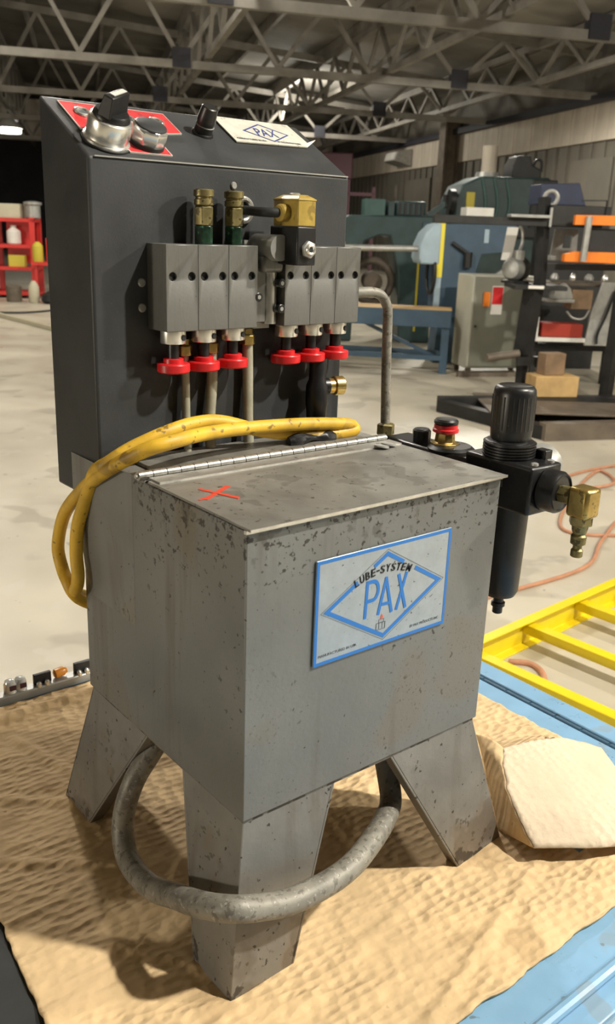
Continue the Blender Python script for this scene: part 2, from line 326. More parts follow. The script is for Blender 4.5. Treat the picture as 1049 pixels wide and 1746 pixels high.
# roof: sheet, trusses across, joists along
zr = lambda hx: 5.05 + (10-hx)*0.085
b = B(); b.quadbox([hall(10.2, -8, zr(10.2)), hall(10.2, 46, zr(10.2)), hall(-16, 46, zr(-16)), hall(-16, -8, zr(-16)),
                    hall(10.2, -8, zr(10.2)+.1), hall(10.2, 46, zr(10.2)+.1), hall(-16, 46, zr(-16)+.1), hall(-16, -8, zr(-16)+.1)])
roof = struct('ceiling', b, 'roof_sheet', 'stained sheet roof deck above the trusses', smooth=0)
for k in range(14):
    hx = 9.0 - k*1.7
    struct('purlin', B().bar(hall(hx, 4, zr(hx)-.12), hall(hx, 46, zr(hx)-.12), .08, .22), 'roof_steel', parent=roof)
tn = 0
for hy in (12.5, 17.5, 22.5, 28.5, 35.5):
    tn += 1
    tr = struct('trim_%d' % tn, B().bar(hall(9.9, hy, 4.05), hall(-15, hy, 4.05+.02), .11, .13), 'roof_steel', 'steel roof truss spanning the hall, %s' % ('nearest', 'second nearest', 'third nearest', 'fourth nearest', 'farthest')[tn-1])
    struct('top_chord', B().bar(hall(9.9, hy, zr(9.9)-.3), hall(-15, hy, zr(-15)-.3), .11, .14), 'roof_steel', parent=tr)
    for k in range(14):
        x0 = 9.6 - k*1.75; x1 = x0-0.875; x2 = x0-1.75
        struct('brace', B().bar(hall(x0, hy, zr(x0)-.34), hall(x1, hy, 4.12), .08), 'roof_steel', parent=tr)
        struct('brace', B().bar(hall(x1, hy, 4.12), hall(x2, hy, zr(x2)-.34), .07), 'roof_steel', parent=tr)
        if k % 3 == 1: struct('gusset', hbox(B(), x1-.16, x1+.16, hy-.09, hy+.09, 4.0, 4.32), 'roof_dark', parent=tr)
for hx in (8.6, 5.6, 2.2, -2.0, -6.5):
    tn += 1
    tr = struct('trim_%d' % tn, B().bar(hall(hx, 6, 4.22), hall(hx, 46, 4.22), .10, .10), 'roof_steel', 'steel lattice joist running along the hall, %s' % {8.6: 'nearest the ribbed wall', 5.6: 'second from the ribbed wall', 2.2: 'third from the ribbed wall', -2.0: 'fourth from the ribbed wall', -6.5: 'farthest from the ribbed wall'}[hx])
    struct('top_chord', B().bar(hall(hx, 6, zr(hx)-.3), hall(hx, 46, zr(hx)-.3), .10, .12), 'roof_steel', parent=tr)
    for k in range(16):
        y0 = 8+k*1.7
        struct('brace', B().bar(hall(hx, y0, zr(hx)-.34), hall(hx, y0+.85, 4.25), .07), 'roof_steel', parent=tr)
        struct('brace', B().bar(hall(hx, y0+.85, 4.25), hall(hx, y0+1.7, zr(hx)-.34), .07), 'roof_steel', parent=tr)
# pale band with dark openings far away under the roof
tn += 1
fb = struct('trim_%d' % tn, hbox(B(), -15, 9.9, 38.0, 38.15, 4.15, 5.6), 'cladding_pale', 'pale cross band under the far roof with dark square openings')
for hx in (-6.2, -4.8, -3.6, -1.2, 0.0, 2.2, 4.6, 6.2):
    struct('opening', hbox(B(), hx-.35, hx+.35, 37.93, 38.0, 4.5, 5.15), 'roof_dark', parent=fb)
# eave beam and column on the right wall
tn += 1
struct('trim_%d' % tn, B().bar(hall(9.85, 2, 3.98), hall(9.85, 46, 3.98), .16, .14), 'roof_dark', 'dark eave beam along the top of the ribbed wall')
tn += 1
colm = struct('trim_%d' % tn, hbox(B(), 9.55, 9.9, 24.6, 24.75, 0, 4.3), 'rust_steel', 'steel wall column standing against the ribbed wall')
struct('flange', hbox(B(), 9.50, 9.56, 24.45, 24.9, 0, 4.3), 'rust_steel', parent=colm)
struct('flange', hbox(B(), 9.88, 9.92, 24.45, 24.9, 0, 4.3), 'rust_steel', parent=colm)

# ================================================================== THE WORK TABLE
tb = thing('work_table', (0.24, 0.2, 0), 'pale blue painted steel work table under the cardboard', 'table')
TX0, TX1, TY0, TY1 = -0.34, 0.632, -0.192, 0.62
obj('table_top', B().box(TX0, TX1, TY0, TY1, T-.030, T-.0075), 'blue_paint', tb, bevel=0.003)
lf = obj('side_leaf', B().box(0.645, 0.683, -0.60, TY1, T-.030, T-.0075), 'blue_paint', tb, bevel=0.003)
obj('hinge_gap', B().box(0.632, 0.645, -0.60, TY1, T-.030, T-.016), 'blue_dark', tb)
kb = None
for k in range(26):
    y = -0.55 + k*0.045
    o = obj('hinge_knuckle', B().cyl((0.6385, y, T-.012), (0.6385, y+.042, T-.012), 0.0045, n=10), 'blue_dark', tb)
obj('edge_bead', B().tube([(TX0, -0.197, T-.006), (0.2, -0.197, T-.006), (0.635, -0.197, T-.006)], 0.006, 10, 2), 'blue_paint', tb)
obj('front_ledge', B().box(TX0, 0.632, -0.226, -0.199, T-.03, T-.011), 'blue_paint', tb, bevel=0.003)
obj('edge_bead', B().tube([(TX0, -0.230, T-.014), (0.2, -0.230, T-.014), (0.635, -0.230, T-.014)], 0.005, 10, 2), 'blue_paint', tb)
obj('front_apron', B().box(TX0, 0.632, -0.60, -0.234, T-.04, T-.020), 'blue_paint', tb, bevel=0.003)
for x, y in ((TX0+.03, -.55), (.62, -.55), (TX0+.03, .59), (.62, .59)):
    obj('leg', B().box(x-.025, x+.025, y-.025, y+.025, 0, T-.03), 'blue_paint', tb, bevel=0.003)
for z in (0.2,):
    obj('lower_shelf', B().box(TX0+.02, .63, -.55, .59, z, z+.02), 'blue_paint', tb)
tag(obj('dark_sheet', B().prism([(-.335, -.185, T-.0074), (-.10, -.185, T-.0074), (-.10, .10, T-.0074), (-.12, .40, T-.0074), (-.335, .40, T-.0074)], (0, 0, .0022)), 'black_rubber'), 'added black sheet poking out at the left of the cardboard', 'mat')  # added sheet, stands in for an unidentified dark surface beside the cardboard

# cardboard sheet with creases
def ssm(a, b, x):
    t = max(0, min(1, (x-a)/(b-a))); return t*t*(3-2*t)
CREASES = [((-.10, .40), (.02, .30), .0028), ((-.02, .50), (.05, .24), .0022), ((-.16, .17), (.0, .12), .002), ((.05, .58), (.2, .42), .002), ((.1, -.14), (.5, -.02), .0022),
           ((.2, -.05), (.25, -.15), .0018), ((.30, -.03), (.38, -.15), .0018), ((-.1, .02), (.15, -.12), .0016), ((.02, -.06), (.3, .0), .0014), ((.4, .3), (.58, .1), .0018), ((-.12, .28), (-.02, .2), .003), ((-.07, .1), (.0, .0), .0022)]
def card_z(x, y):
    z = 0.0014*noise.noise(Vector((x*9, y*9, 0))) + 0.0011*noise.noise(Vector((x*24, y*30, 3)))
    wx, wy = x + .02*noise.noise(Vector((x*14, y*14, 6))), y + .02*noise.noise(Vector((x*14, y*14, 8)))
    for f_, a_, o_ in ((6.0, .0034, 11), (11.0, .0020, 17)):
        r_ = abs(noise.noise(Vector((wx*f_*.7, wy*f_*1.5, o_)))); z += a_*max(0, 1-r_*9)*(0.35+0.65*ssm(-.2, .3, noise.noise(Vector((x*5, y*5, o_+3)))))
    for (ax, ay), (bx, by), h in CREASES:
        dx, dy = bx-ax, by-ay; L2 = dx*dx+dy*dy; t = max(0, min(1, ((x-ax)*dx+(y-ay)*dy)/L2))
        wob = 0.006*noise.noise(Vector((x*30, y*30, 9)))
        d = math.hypot(x-ax-dx*t, y-ay-dy*t) + wob
        z += h*math.exp(-(d/0.006)**2) - 0.5*h*math.exp(-((d-0.012)/0.007)**2)
    return z
def card_r(y):                       # ragged right edge
    if y > 0.02: return 0.585 - 0.45*max(0, 0.10-y)**1.5 + 0.003*noise.noise(Vector((y*40, 0, 0)))
    return 0.560 + 0.08*y
def card_l(y): return -0.149 - (0.196-y)*0.09 + .002*noise.noise(Vector((y*50, 5, 0))) if y < .3 else -0.1397 + .002*noise.noise(Vector((y*50, 5, 0)))
def card_f(x): return -0.153 + 0.003*noise.noise(Vector((x*28, 7, 0))) + 0.0012*noise.noise(Vector((x*110, 7, 0)))
def card():
    b = B(); nx, ny = 190, 190; G = []
    for j in range(ny+1):
        row = []
        for i in range(nx+1):
            u, v = i/nx, j/ny
            y = -0.153 + v*0.738; x = card_l(y) + u*(card_r(y)-card_l(y))
            y = card_f(x) + v*(0.585-card_f(x))
            z = T + card_z(x, y)
            z += 0.050*ssm(0.40, 0.43, x)*(1-ssm(.50, .57, x))*(1-ssm(.03, .13, y))*ssm(.0, .03, y)     # lifted tear beside the flap
            z += 0.010*math.exp(-((y-.548)/.008)**2)*(1-ssm(.30, .36, x))           # fold along the back
            row.append(b.bm.verts.new((x, y, z)))
        G.append(row)
    for j in range(ny):
        for i in range(nx):
            xm = (G[j][i].co.x+G[j+1][i+1].co.x)/2; ym = (G[j][i].co.y+G[j+1][i+1].co.y)/2
            if xm > 0.40 and ym < 0.040+.008*noise.noise(Vector((xm*45, 1, 1))) - .10*max(0, xm-.50) and ym > -.085 + (xm-.44)*-.05: continue   # the flap was torn out of here
            b.bm.faces.new((G[j][i], G[j][i+1], G[j+1][i+1], G[j+1][i]))
    lo = [v for v in b.bm.verts if not v.link_faces]
    for v in lo: b.bm.verts.remove(v)
    return b
cbd = thing('cardboard_sheet', (0.2, 0.2, T-.004), 'crumpled brown corrugated cardboard sheet spread under the machine', 'cardboard')
cb = obj('sheet', card(), 'cardboard', cbd, smooth=60)
md = cb.modifiers.new('thick', 'SOLIDIFY'); md.thickness = 0.0035; md.offset = -1; md.use_rim = True
# raised flap: a brown wall rising beside the right leg, the pale inner face running down to the right
def patch(fn, n, m):
    b = B(); G = [[b.bm.verts.new(fn(i/n, j/m)) for i in range(n+1)] for j in range(m+1)]
    for j in range(m):
        for i in range(n): b.bm.faces.new((G[j][i], G[j][i+1], G[j+1][i+1], G[j+1][i]))
    return b
def bez(p, q, r, t): return p*(1-t)**2 + q*2*t*(1-t) + r*t*t
FA, FB, FC, FD = Vector((.414, .086, .060)), Vector((.412, .042, .063)), Vector((.343, -.0625, .021)), Vector((.358, -.004, .001))
def crest(v): 
    p = bez(FB, Vector((.352, .000, .062)), FC, v); p.x += .003*noise.noise(Vector((v*7, 1, 0))); p.y += .003*noise.noise(Vector((v*9, 5, 0))); return p
def wallf(u, v):
    a = bez(FA, Vector((.388, .040, .040)), FD, v); p = a.lerp(crest(v), u); p.z += .004*math.sin(math.pi*u)*(1-v); return p + Vector((0, 0, T))
def palef(u, v):
    right = Vector((.585, .015, .014)).lerp(Vector((.490, -.130, .010)), v)
    p = crest(v).lerp(right, u); p.y -= .014*math.sin(math.pi*u)*v**2; p.z += .014*math.sin(math.pi*u)*(1-v)**.5 + .003*math.sin(math.pi*u)*v
    p.z = max(p.z, .0035) + .0012*noise.noise(Vector((p.x*40, p.y*40, 2))); return p + Vector((0, 0, T))
fw_ = obj('flap_wall', patch(wallf, 10, 30), 'cardboard', cbd, smooth=60); fw_['label'] = 'brown outer face of the lifted flap'
fl = obj('torn_flap', patch(palef, 40, 30), 'cardboard_inner', cbd, smooth=60); fl['label'] = 'pale torn cardboard flap curling up beside the right leg'
for o in (fw_, fl):
    md = o.modifiers.new('thick', 'SOLIDIFY'); md.thickness = 0.0032; md.offset = 0

# ================================================================== THE LUBRICATOR MACHINE
mc = thing('lubricator', (0.15, 0.15, T), 'grey steel lubricator tank on four splayed legs with a black control box', 'machine')
tank = obj('tank', B().prism([(0, 0, ZB), (0, .2955, ZB), (0, .2955, 1.138), (0, .229, 1.138), (0, .229, ZT-.002), (0, 0, ZT-.002)], (.30, 0, 0)), 'steel_tank', mc, bevel=0.0012)
obj('bottom_flange', B().box(.0025, .2975, .0025, .293, ZB-.004, ZB+.001), 'steel_leg', tank)
obj('rim', B().box(-.0012, .3012, -.0012, .002, ZT-.004, ZT-.001), 'edge_steel', tank)
def ear(x, z): return [(-.0001, .185, z), (x, .236, z), (x, .289, z), (-.0001, .289, z)]
b = B(); b.ring_tube([ear(-.0002, 1.03), ear(-.0060, 1.10), ear(-.0118, 1.145), ear(-.0118, 1.183)])
brk = obj('mounting_bracket', b, 'steel_tank', mc, smooth=30)
# lid
lid = obj('lid', B().prism([(-.001, -.0062, ZT-.0008), (.301, -.0062, ZT-.0008), (.301, .153, ZT-.0008), (-.001, .153, ZT-.0008)], (0, 0, .0022)), 'steel_lid', mc, bevel=0.0005)
obj('front_lip', B().box(-.001, .301, -.0070, -.0061, ZT-.0008, ZT+.0015), 'edge_steel', lid)
obj('hinge_leaf', B().box(.003, .300, .139, .158, ZT+.0012, ZT+.0030), 'steel_lid', lid)
obj('leaf_edge', B().box(.003, .300, .1382, .139, ZT+.0012, ZT+.0032), 'edge_steel', lid)
zl = ZT+.0016
obj('marker_cross', B().prism([(.0105, .0795, zl), (.0135, .0765, zl), (.0525, .1005, zl), (.0495, .1045, zl)], (0, 0, .0003)).prism([(.0225, .1065, zl), (.0258, .1085, zl), (.0405, .0685, zl), (.0365, .0655, zl)], (0, 0, .0004)).prism([(.006, .081, zl), (.0075, .0785, zl), (.020, .082, zl), (.018, .085, zl)], (0, 0, .0002)), 'red_marker', lid)['label'] = 'red marker cross on the lid'
for x, y in ((.268, .136), (.281, .139)):
    obj('metal_tab', B().lathe([(.008, 0), (.008, .0015), (.006, .0022)], (x, y, ZT+.003), (0.15, 0, 1), 16), 'galv', lid)
hg = obj('hinge_pin', B().cyl((-.008, .163, ZT+.0042), (.300, .163, ZT+.0042), .0022, n=8), 'hinge_steel', mc)
NK = 21
for k in range(NK):
    x0 = -.006 + k*(.304/NK)
    obj('knuckle', B().cyl((x0+.0005, .163, ZT+.0042), (x0+.304/NK-.0005, .163, ZT+.0042), .0043, n=12), 'hinge_steel', hg)
obj('rear_strip', B().box(.0, .30, .160, .226, ZT-.004, ZT), 'steel_lid', mc, bevel=.0005)
obj('rear_cover', B().box(.02, .295, .176, .2305, ZT, ZT+.004), 'steel_lid', mc, bevel=.001)
obj('grease_lump', B().tube([(.185, .19, ZT+.007), (.205, .188, ZT+.009), (.225, .190, ZT+.008), (.245, .188, ZT+.006)], .008, 10, 6, lambda t: .7+.25*math.sin(t*9)), 'black_plastic', mc)
# legs: two tapered sheets meeting at a corner
def leg(ct, cb_, ft, fb_, st, sb, out):
    """ct/cb corner top/bottom; ft/fb inner end of the sheet along X; st/sb inner end of the sheet along Y"""
    b = B(); th = .003; ct, cb_, ft, fb_, st, sb = [Vector(p) for p in (ct, cb_, ft, fb_, st, sb)]
    ax = Vector((0, out[1], 0)); ay = Vector((out[0], 0, 0))
    def sh(P, d):
        P = [Vector(p) for p in P]; b.quadbox(P + [p - d*th for p in P])
    sh([cb_, fb_, ft, ct], ax); sh([cb_, sb, st, ct], ay)
    # rolled lips on the inner edges
    sh([fb_, fb_-ax*.016, ft-ax*.016, ft], Vector((-1 if out[0] < 0 else 1, 0, 0))); sh([sb, sb-ay*.016, st-ay*.016, st], Vector((0, -1 if out[1] < 0 else 1, 0)))
    return obj('leg', b, 'steel_leg', mc, bevel=.0008)
e = .003; ZL = ZB
leg((e, e, ZL), (-.023, -.018, T), (.1045, e, ZL), (.046, -.017, T), (e, .1024, ZL), (-.024, .040, T), (-1, -1))
leg((.297, e, ZL), (.350, -.012, T), (.178, e, ZL), (.275, -.0185, T), (.297, .1024, ZL), (.348, .05, T), (1, -1))
leg((e, .2925, ZL), (-.014, .347, T), (.11, .2925, ZL), (.05, .345, T), (e, .1716, ZL), (-.014, .284, T), (-1, 1))
leg((.297, .2925, ZL), (.335, .347, T), (.19, .2925, ZL), (.27, .345, T), (.297, .1716, ZL), (.335, .284, T), (1, 1))
# name plate on the front
PX0, PX1, PZ0, PZ1 = .0695, .2325, 1.0440, 1.1420
pc = Vector(((PX0+PX1)/2, 0, (PZ0+PZ1)/2))
np_ = obj('nameplate', B().box(PX0, PX1, -.0022, -.0004, PZ0, PZ1), 'plate_alu', mc, bevel=.0008); np_['label'] = 'aluminium nameplate printed with a blue diamond'
def rect(x0, x1, z0, z1, y): return [(x0, y, z0), (x1, y, z0), (x1, y, z1), (x0, y, z1)]
yp = -.00225
obj('blue_border', B().frame2(rect(PX0+.0004, PX1-.0004, PZ0+.0004, PZ1-.0004, yp), rect(PX0+.0035, PX1-.0035, PZ0+.0035, PZ1-.0035, yp), (0, -.0002, 0)), 'print_blue', np_, smooth=0)
def dia(w, h, dz=0.0): return [(pc.x+.0-w, yp, pc.z+dz), (pc.x, yp, pc.z+dz-h), (pc.x+w, yp, pc.z+dz), (pc.x, yp, pc.z+dz+h)]
obj('fine_diamond', B().frame2(dia(.0755, .0440), dia(.0750, .0436), (0, -.0002, 0)), 'print_grey', np_, smooth=0)
# blue diamond, open where the arched lettering crosses its upper sides
dw, dh = .0686, .0397
Lp, Bp, Rp, Tp = [(pc.x-dw, yp, pc.z), (pc.x, yp, pc.z-dh), (pc.x+dw, yp, pc.z), (pc.x, yp, pc.z+dh)]
lerp = lambda a, c, t: tuple(Vector(a).lerp(Vector(c), t))
EX, EZ = Vector((1, 0, 0)), Vector((0, 0, 1))
def stroke(b, pts, w=.0034, dp=.0003):        # flat mitred stroke in the plate plane
    P = [Vector((x, yp, z)) for x, z in pts]; A, Bq = [], []
    for k, p in enumerate(P):
        d0 = (p-P[k-1]).normalized() if k else None; d1 = (P[k+1]-p).normalized() if k < len(P)-1 else None
        d = ((d0 or d1)+(d1 or d0)).normalized(); n_ = Vector((-d.z, 0, d.x))*w/2/max(.45, d.dot(d1 or d0)); A.append(p+n_); Bq.append(p-n_)
    for k in range(len(P)-1): b.prism([A[k], A[k+1], Bq[k+1], Bq[k]], (0, -dp, 0))
    return b
xz = lambda p: (p[0], p[2])
obj('blue_diamond', stroke(stroke(B(), [xz(lerp(Lp, Tp, .50)), xz(Lp), xz(Bp), xz(Rp), xz(lerp(Tp, Rp, .52))], .0038), [xz(lerp(Lp, Tp, .77)), xz(Tp), xz(lerp(Tp, Rp, .30))], .0038), 'print_blue', np_, smooth=0)
bowl = [(.1282, 1.1098)] + [(.1355+.0062*math.sin(t), 1.1008+.0090*math.cos(t)) for t in [math.pi*k/10 for k in range(11)]] + [(.1282, 1.0918)]
obj('letter_p', stroke(stroke(B(), [(.1272, 1.0755), (.1284, 1.1115)]), bowl, .0034, .00038), 'print_blue', np_, smooth=0)
obj('letter_a', stroke(stroke(stroke(B(), [(.1430, 1.0755), (.1512, 1.1105)]), [(.1505, 1.1105), (.1598, 1.0745)], .0034, .00038), [(.1460, 1.0850), (.1568, 1.0846)], .0028, .00046), 'print_blue', np_, smooth=0)
obj('letter_x', stroke(stroke(B(), [(.1655, 1.0750), (.1762, 1.1100)]), [(.1662, 1.1100), (.1772, 1.0745)], .0034, .00038), 'print_blue', np_, smooth=0)
word = 'LUBE-SYSTEM'; R = .088
ax0, ax1 = -.42, .40
wts = {'-': .7, 'M': 1.2}
tot = sum(wts.get(c, 1) for c in word); acc = 0
for ch in word:
    wv = wts.get(ch, 1); a = ax0+(ax1-ax0)*(acc+wv/2)/tot; acc += wv
    d = Vector((math.sin(a), 0, math.cos(a))); t = Vector((math.cos(a), 0, -math.sin(a)))
    o = Vector((pc.x-.003, yp-.0002, pc.z+.0262-R)) + d*R
    if ch == '-': obj('letter', B().prism([o-t*.0018-d*.0007, o+t*.0018-d*.0007, o+t*.0018+d*.0007, o-t*.0018+d*.0007], (0, -.0003, 0)), 'print_black', np_, smooth=0)
    else: obj('letter', text_mesh(ch, o, t, d, .0073, .0048*(1.2 if ch == 'M' else 1), .0004, .12, bold=.010), 'print_black', np_, smooth=0)
obj('small_print', text_mesh('MANUFACTURED IN USA', (PX0+.0075+.020, yp, PZ0+.0090), EX, EZ, .0026, .044, .0002), 'print_grey', np_, smooth=0)
obj('small_print', text_mesh('BY PAX PRODUCTS INC', (PX1-.028, yp, PZ0+.0090), EX, EZ, .0026, .038, .0002), 'print_grey', np_, smooth=0)
lb = B(); x0, z0 = pc.x-.0045, pc.z-.0318
for r in (rect(x0-.005, x0+.0065, z0-.001, z0+.006, yp), rect(x0-.002, x0+.0045, z0+.006, z0+.0092, yp)):
    c_ = sum((Vector(p) for p in r), Vector())/4
    lb.frame2(r, [c_+(Vector(p)-c_)*.86 for p in r], (0, -.0002, 0))
lb.prism(rect(x0-.0015, x0-.0010, z0, z0+.006, yp), (0, -.0002, 0)).prism(rect(x0+.0025, x0+.003, z0, z0+.006, yp), (0, -.0002, 0))
obj('lamp_emblem', lb, 'print_grey', np_, smooth=0)
obj('flame_emblem', B().prism([(x0+.0002, yp, z0+.0095), (x0+.0028, yp, z0+.0095), (x0+.0032, yp, z0+.0115), (x0+.0015, yp, z0+.0142), (x0, yp, z0+.0115)], (0, -.0002, 0)), 'print_red', np_, smooth=0)

# ---- black control box (stands a touch askew on the tank)
BA = 0.0312; BO = Vector((-.0065, .2317, 0)); bx = Vector((math.cos(BA), math.sin(BA), 0)); by = Vector((-math.sin(BA), math.cos(BA), 0))
def bp(s, d, z): return BO + bx*s + by*d + Vector((0, 0, z))
BW, BD, ZF, ZK, ZBB = .3035, .0921, 1.4563, 1.5110, 1.1425
cbx = obj('control_box', B().prism([bp(-.003, 0, ZBB), bp(-.003, 0, ZF), bp(-.003, BD, ZK), bp(-.003, BD, ZBB)], bx*(BW+.003)), 'black_paint', mc, bevel=.003, seg=3)
sv = (by*BD + Vector((0, 0, ZK-ZF))).normalized(); sn = bx.cross(sv)
def sp(s, v, h=0.0): return bp(s, 0, ZF) + sv*v + sn*h
def sbox(b, s0, s1, v0, v1, h0, h1): return b.quadbox([sp(s0, v0, h0), sp(s1, v0, h0), sp(s1, v1, h0), sp(s0, v1, h0), sp(s0, v0, h1), sp(s1, v0, h1), sp(s1, v1, h1), sp(s0, v1, h1)])
def bbox(b, s0, s1, d0, d1, z0, z1): return b.quadbox([bp(s0, d0, z0), bp(s1, d0, z0), bp(s1, d1, z0), bp(s0, d1, z0), bp(s0, d0, z1), bp(s1, d0, z1), bp(s1, d1, z1), bp(s0, d1, z1)])
obj('panel_edge', B().bar(bp(.003, -.0006, ZF+.0004), bp(BW-.003, -.0006, ZF+.0004), .0016, .0012), 'galv', cbx)
rp = obj('legend_plate', B().prism([sp(.0116, .0455, .0003), sp(.060, .0455, .0003), sp(.1225, .057, .0003), sp(.1217, .0945, .0003), sp(.0116, .0965, .0003)], sn*.0012), 'red_tag', cbx); rp['label'] = 'red legend plate with three round holes'
rim = [(.0116, .0455), (.060, .0455), (.1225, .057), (.1217, .0945), (.0116, .0965)]
ctr = (.068, .072)
obj('plate_rim', B().frame2([sp(ctr[0]+(s-ctr[0])*1.012, ctr[1]+(v-ctr[1])*1.03, .0002) for s, v in rim], [sp(s, v, .0002) for s, v in rim], sn*.0015), 'tag_edge', rp, smooth=0)
for s, v in ((.0273, .0771), (.0715, .072), (.1032, .0739)):
    obj('grommet', B().torus(sp(s, v, .0022), sn, .0068, .0018, 20, 8), 'chrome', rp)
    obj('grommet_hole', B().lathe([(.0055, 0), (.0055, .0006)], sp(s, v, .0016), sn, 16), 'print_grey', rp)
rp2 = obj('button_tag', sbox(B(), .044, .0865, .0105, .042, .0003, .0016), 'red_tag', cbx)
obj('plate_rim', B().frame2([sp(s, v, .0002) for s, v in ((.043, .0098), (.0873, .0098), (.0873, .0427), (.043, .0427))], [sp(s, v, .0002) for s, v in ((.044, .0105), (.0865, .0105), (.0865, .042), (.044, .042))], sn*.0016), 'tag_edge', rp2, smooth=0)
# selector switch
ss, svv = .0275, .0275
sel = obj('selector_switch', B().lathe([(.0212, 0), (.0212, .0020), (.0192, .0028), (.0190, .0060), (.0198, .0080), (.0198, .0180), (.0190, .0205), (.0172, .0215)], sp(ss, svv, 0.0016), sn, 40), 'chrome', mc); sel['label'] = 'chrome selector switch with a black turn handle'
obj('base_gasket', B().lathe([(.0225, 0), (.0225, .0016)], sp(ss, svv, 0), sn, 32), 'black_rubber', sel)
obj('turn_dial', B().lathe([(.0168, 0), (.0165, .0035), (.0145, .0060)], sp(ss, svv, .0225), sn, 32), 'black_plastic', sel)
da = math.radians(34); hu = bx*math.cos(da)+sv*math.sin(da); hv = sn.cross(hu)
hp = sp(ss, svv, .0275)
def hq(a, c, h): return hp + hu*a + hv*c + sn*h
obj('turn_handle', B().quadbox([hq(-.0160, -.0066, -.002), hq(.0160, -.0066, -.002), hq(.0160, .0066, -.002), hq(-.0160, .0066, -.002), hq(-.0140, -.0048, .0165), hq(.0155, -.0048, .0165), hq(.0155, .0048, .0165), hq(-.0140, .0048, .0165)]), 'black_plastic', sel, bevel=.0012)
obj('pointer_mark', B().quadbox([hq(-.008, -.0024, .0164), hq(.0140, -.0024, .0164), hq(.0140, .0024, .0164), hq(-.008, .0024, .0164), hq(-.008, -.0024, .0171), hq(.0140, -.0024, .0171), hq(.0140, .0024, .0171), hq(-.008, .0024, .0171)]), 'tag_edge', sel)
# push button
btn = obj('push_button', B().lathe([(.0160, 0), (.0160, .0065), (.0170, .0090), (.0170, .0150), (.0152, .0178)], sp(.0685, .0275, .0016), sn, 8), 'chrome', mc, bevel=.0006); btn['label'] = 'chrome push button with a dark cap'
obj('button_cap', B().lathe([(.0148, 0), (.0144, .0012), (.0130, .0018)], sp(.0685, .0275, .0192), sn, 32), 'black_paint', btn)
obj('button_collar', B().lathe([(.0166, 0), (.0166, .004)], sp(.0685, .0275, 0.0012), sn, 32), 'black_rubber', btn)
# small knob
kn = obj('dial_knob', B().lathe([(.0112, 0), (.0108, .002), (.0092, .0025), (.0088, .013), (.0096, .0132), (.0082, .0270), (.0072, .0278)], sp(.1525, .065, 0), sn, 28), 'black_plastic', mc); kn['label'] = 'small black tapered dial knob'
obj('dial_ring', B().torus(sp(.1525, .065, .009), sn, .0091, .0006, 28, 6), 'galv', kn)
# PAX plate on the slope
p0, p1, v0, v1 = .1865, .2875, .0525, .1045
pp = obj('maker_plate', B().prism([sp(p0, v0, .0008), sp(p1-.004, v0+.004, .0008), sp(p1+.008, v0+.009, .0075), sp(p1+.002, v0+.013, .0012), sp(p1, v1, .0008), sp(p0, v1, .0008)], sn*.0012), 'plate_pale', cbx, smooth=0); pp['label'] = 'pale metal plate with a diamond emblem and a bent corner'
pm = ((p0+p1)/2+.004, (v0+v1)/2)
dd = lambda k: [sp(pm[0]-.031*k, pm[1], .0021), sp(pm[0], pm[1]-.0185*k, .0021), sp(pm[0]+.031*k, pm[1], .0021), sp(pm[0], pm[1]+.0185*k, .0021)]
obj('plate_diamond', B().frame2(dd(1), dd(.90), sn*.0003), 'print_navy', pp, smooth=0)
obj('lettering', text_mesh('PAX', sp(pm[0], pm[1], .0021), bx, sv, .0155, .028, .0003, .1), 'print_navy', pp, smooth=0)
obj('small_print', text_mesh('MANUFACTURED IN USA', sp(p0+.024, v0+.0075, .0021), bx, sv, .003, .038, .0002), 'print_grey', pp, smooth=0)
obj('small_print', text_mesh('BY PAX PRODUCTS INC', sp(p1-.026, v0+.0085, .0021), bx, sv, .003, .032, .0002), 'print_grey', pp, smooth=0)
# screws on the box front
for s, z, r in ((.151, 1.4400, .0036), (.0470, 1.3500, .0042), (.0470, 1.3270, .0042)):
    obj('screw', B().lathe([(r, 0), (r, .0008), (r*.75, .0018)], bp(s, 0, z), -by, 14), 'galv', cbx)
# ---- valve blocks
VB0, VB1, DEP = 1.3075, 1.3855, .034
groups = [(.0530, .0346), (.1912, .0344)]
first = None; nth = 0
for g0, pw in groups:
    for k in range(3):
        s0 = g0+k*pw; s1 = s0+pw-.0005; sc = (s0+s1)/2
        vb = obj('valve_block', bbox(B(), s0, s1, -DEP, 0, VB0, VB1), 'aluminium', mc)
        cb2 = B()
        for hs in (s0+.0068, s1-.0068): cb2.cyl(bp(hs, -DEP-.002, 1.3572), bp(hs, -DEP+.009, 1.3572), .0040, n=20)
        for v in cb2.bm.verts: pass
        cut(vb, cb2)
        md = vb.modifiers.new('bevel', 'BEVEL'); md.width = .0006; md.segments = 2; md.limit_method = 'ANGLE'; md.angle_limit = math.radians(50)
        for hs in (s0+.0068, s1-.0068):
            obj('recessed_bolt', B().cyl(bp(hs, -DEP+.0088, 1.3572), bp(hs, -DEP+.003, 1.3572), .0036, n=14), 'hole_black', vb)
        st = obj('outlet_collar', B().lathe([(.0118, 0), (.0122, .0008), (.0122, .0125)], bp(sc, -.017, VB0-.0125), (0, 0, 1), 26), 'chrome', vb)
        obj('set_screw', B().cyl(bp(sc+.004, -.017-.0108, VB0-.0065), bp(sc+.0045, -.017-.0124, VB0-.0065), .0028, n=12), 'hole_black', vb)
        obj('stem', B().cyl(bp(sc, -.017, 1.278), bp(sc, -.017, VB0-.012), .0055, n=14), 'black_plastic', vb)
        zo = random.uniform(-.001, .001)
        obj('adjuster_ring', B().lathe([(.0145, 0), (.0158, .0012), (.0158, .0078), (.0150, .0088), (.0098, .0090), (.0096, .0128), (.0088, .0134)], bp(sc, -.017, 1.2680+zo), (0, 0, 1), 32), 'red_plastic', vb)['label'] = 'red round adjuster ring'
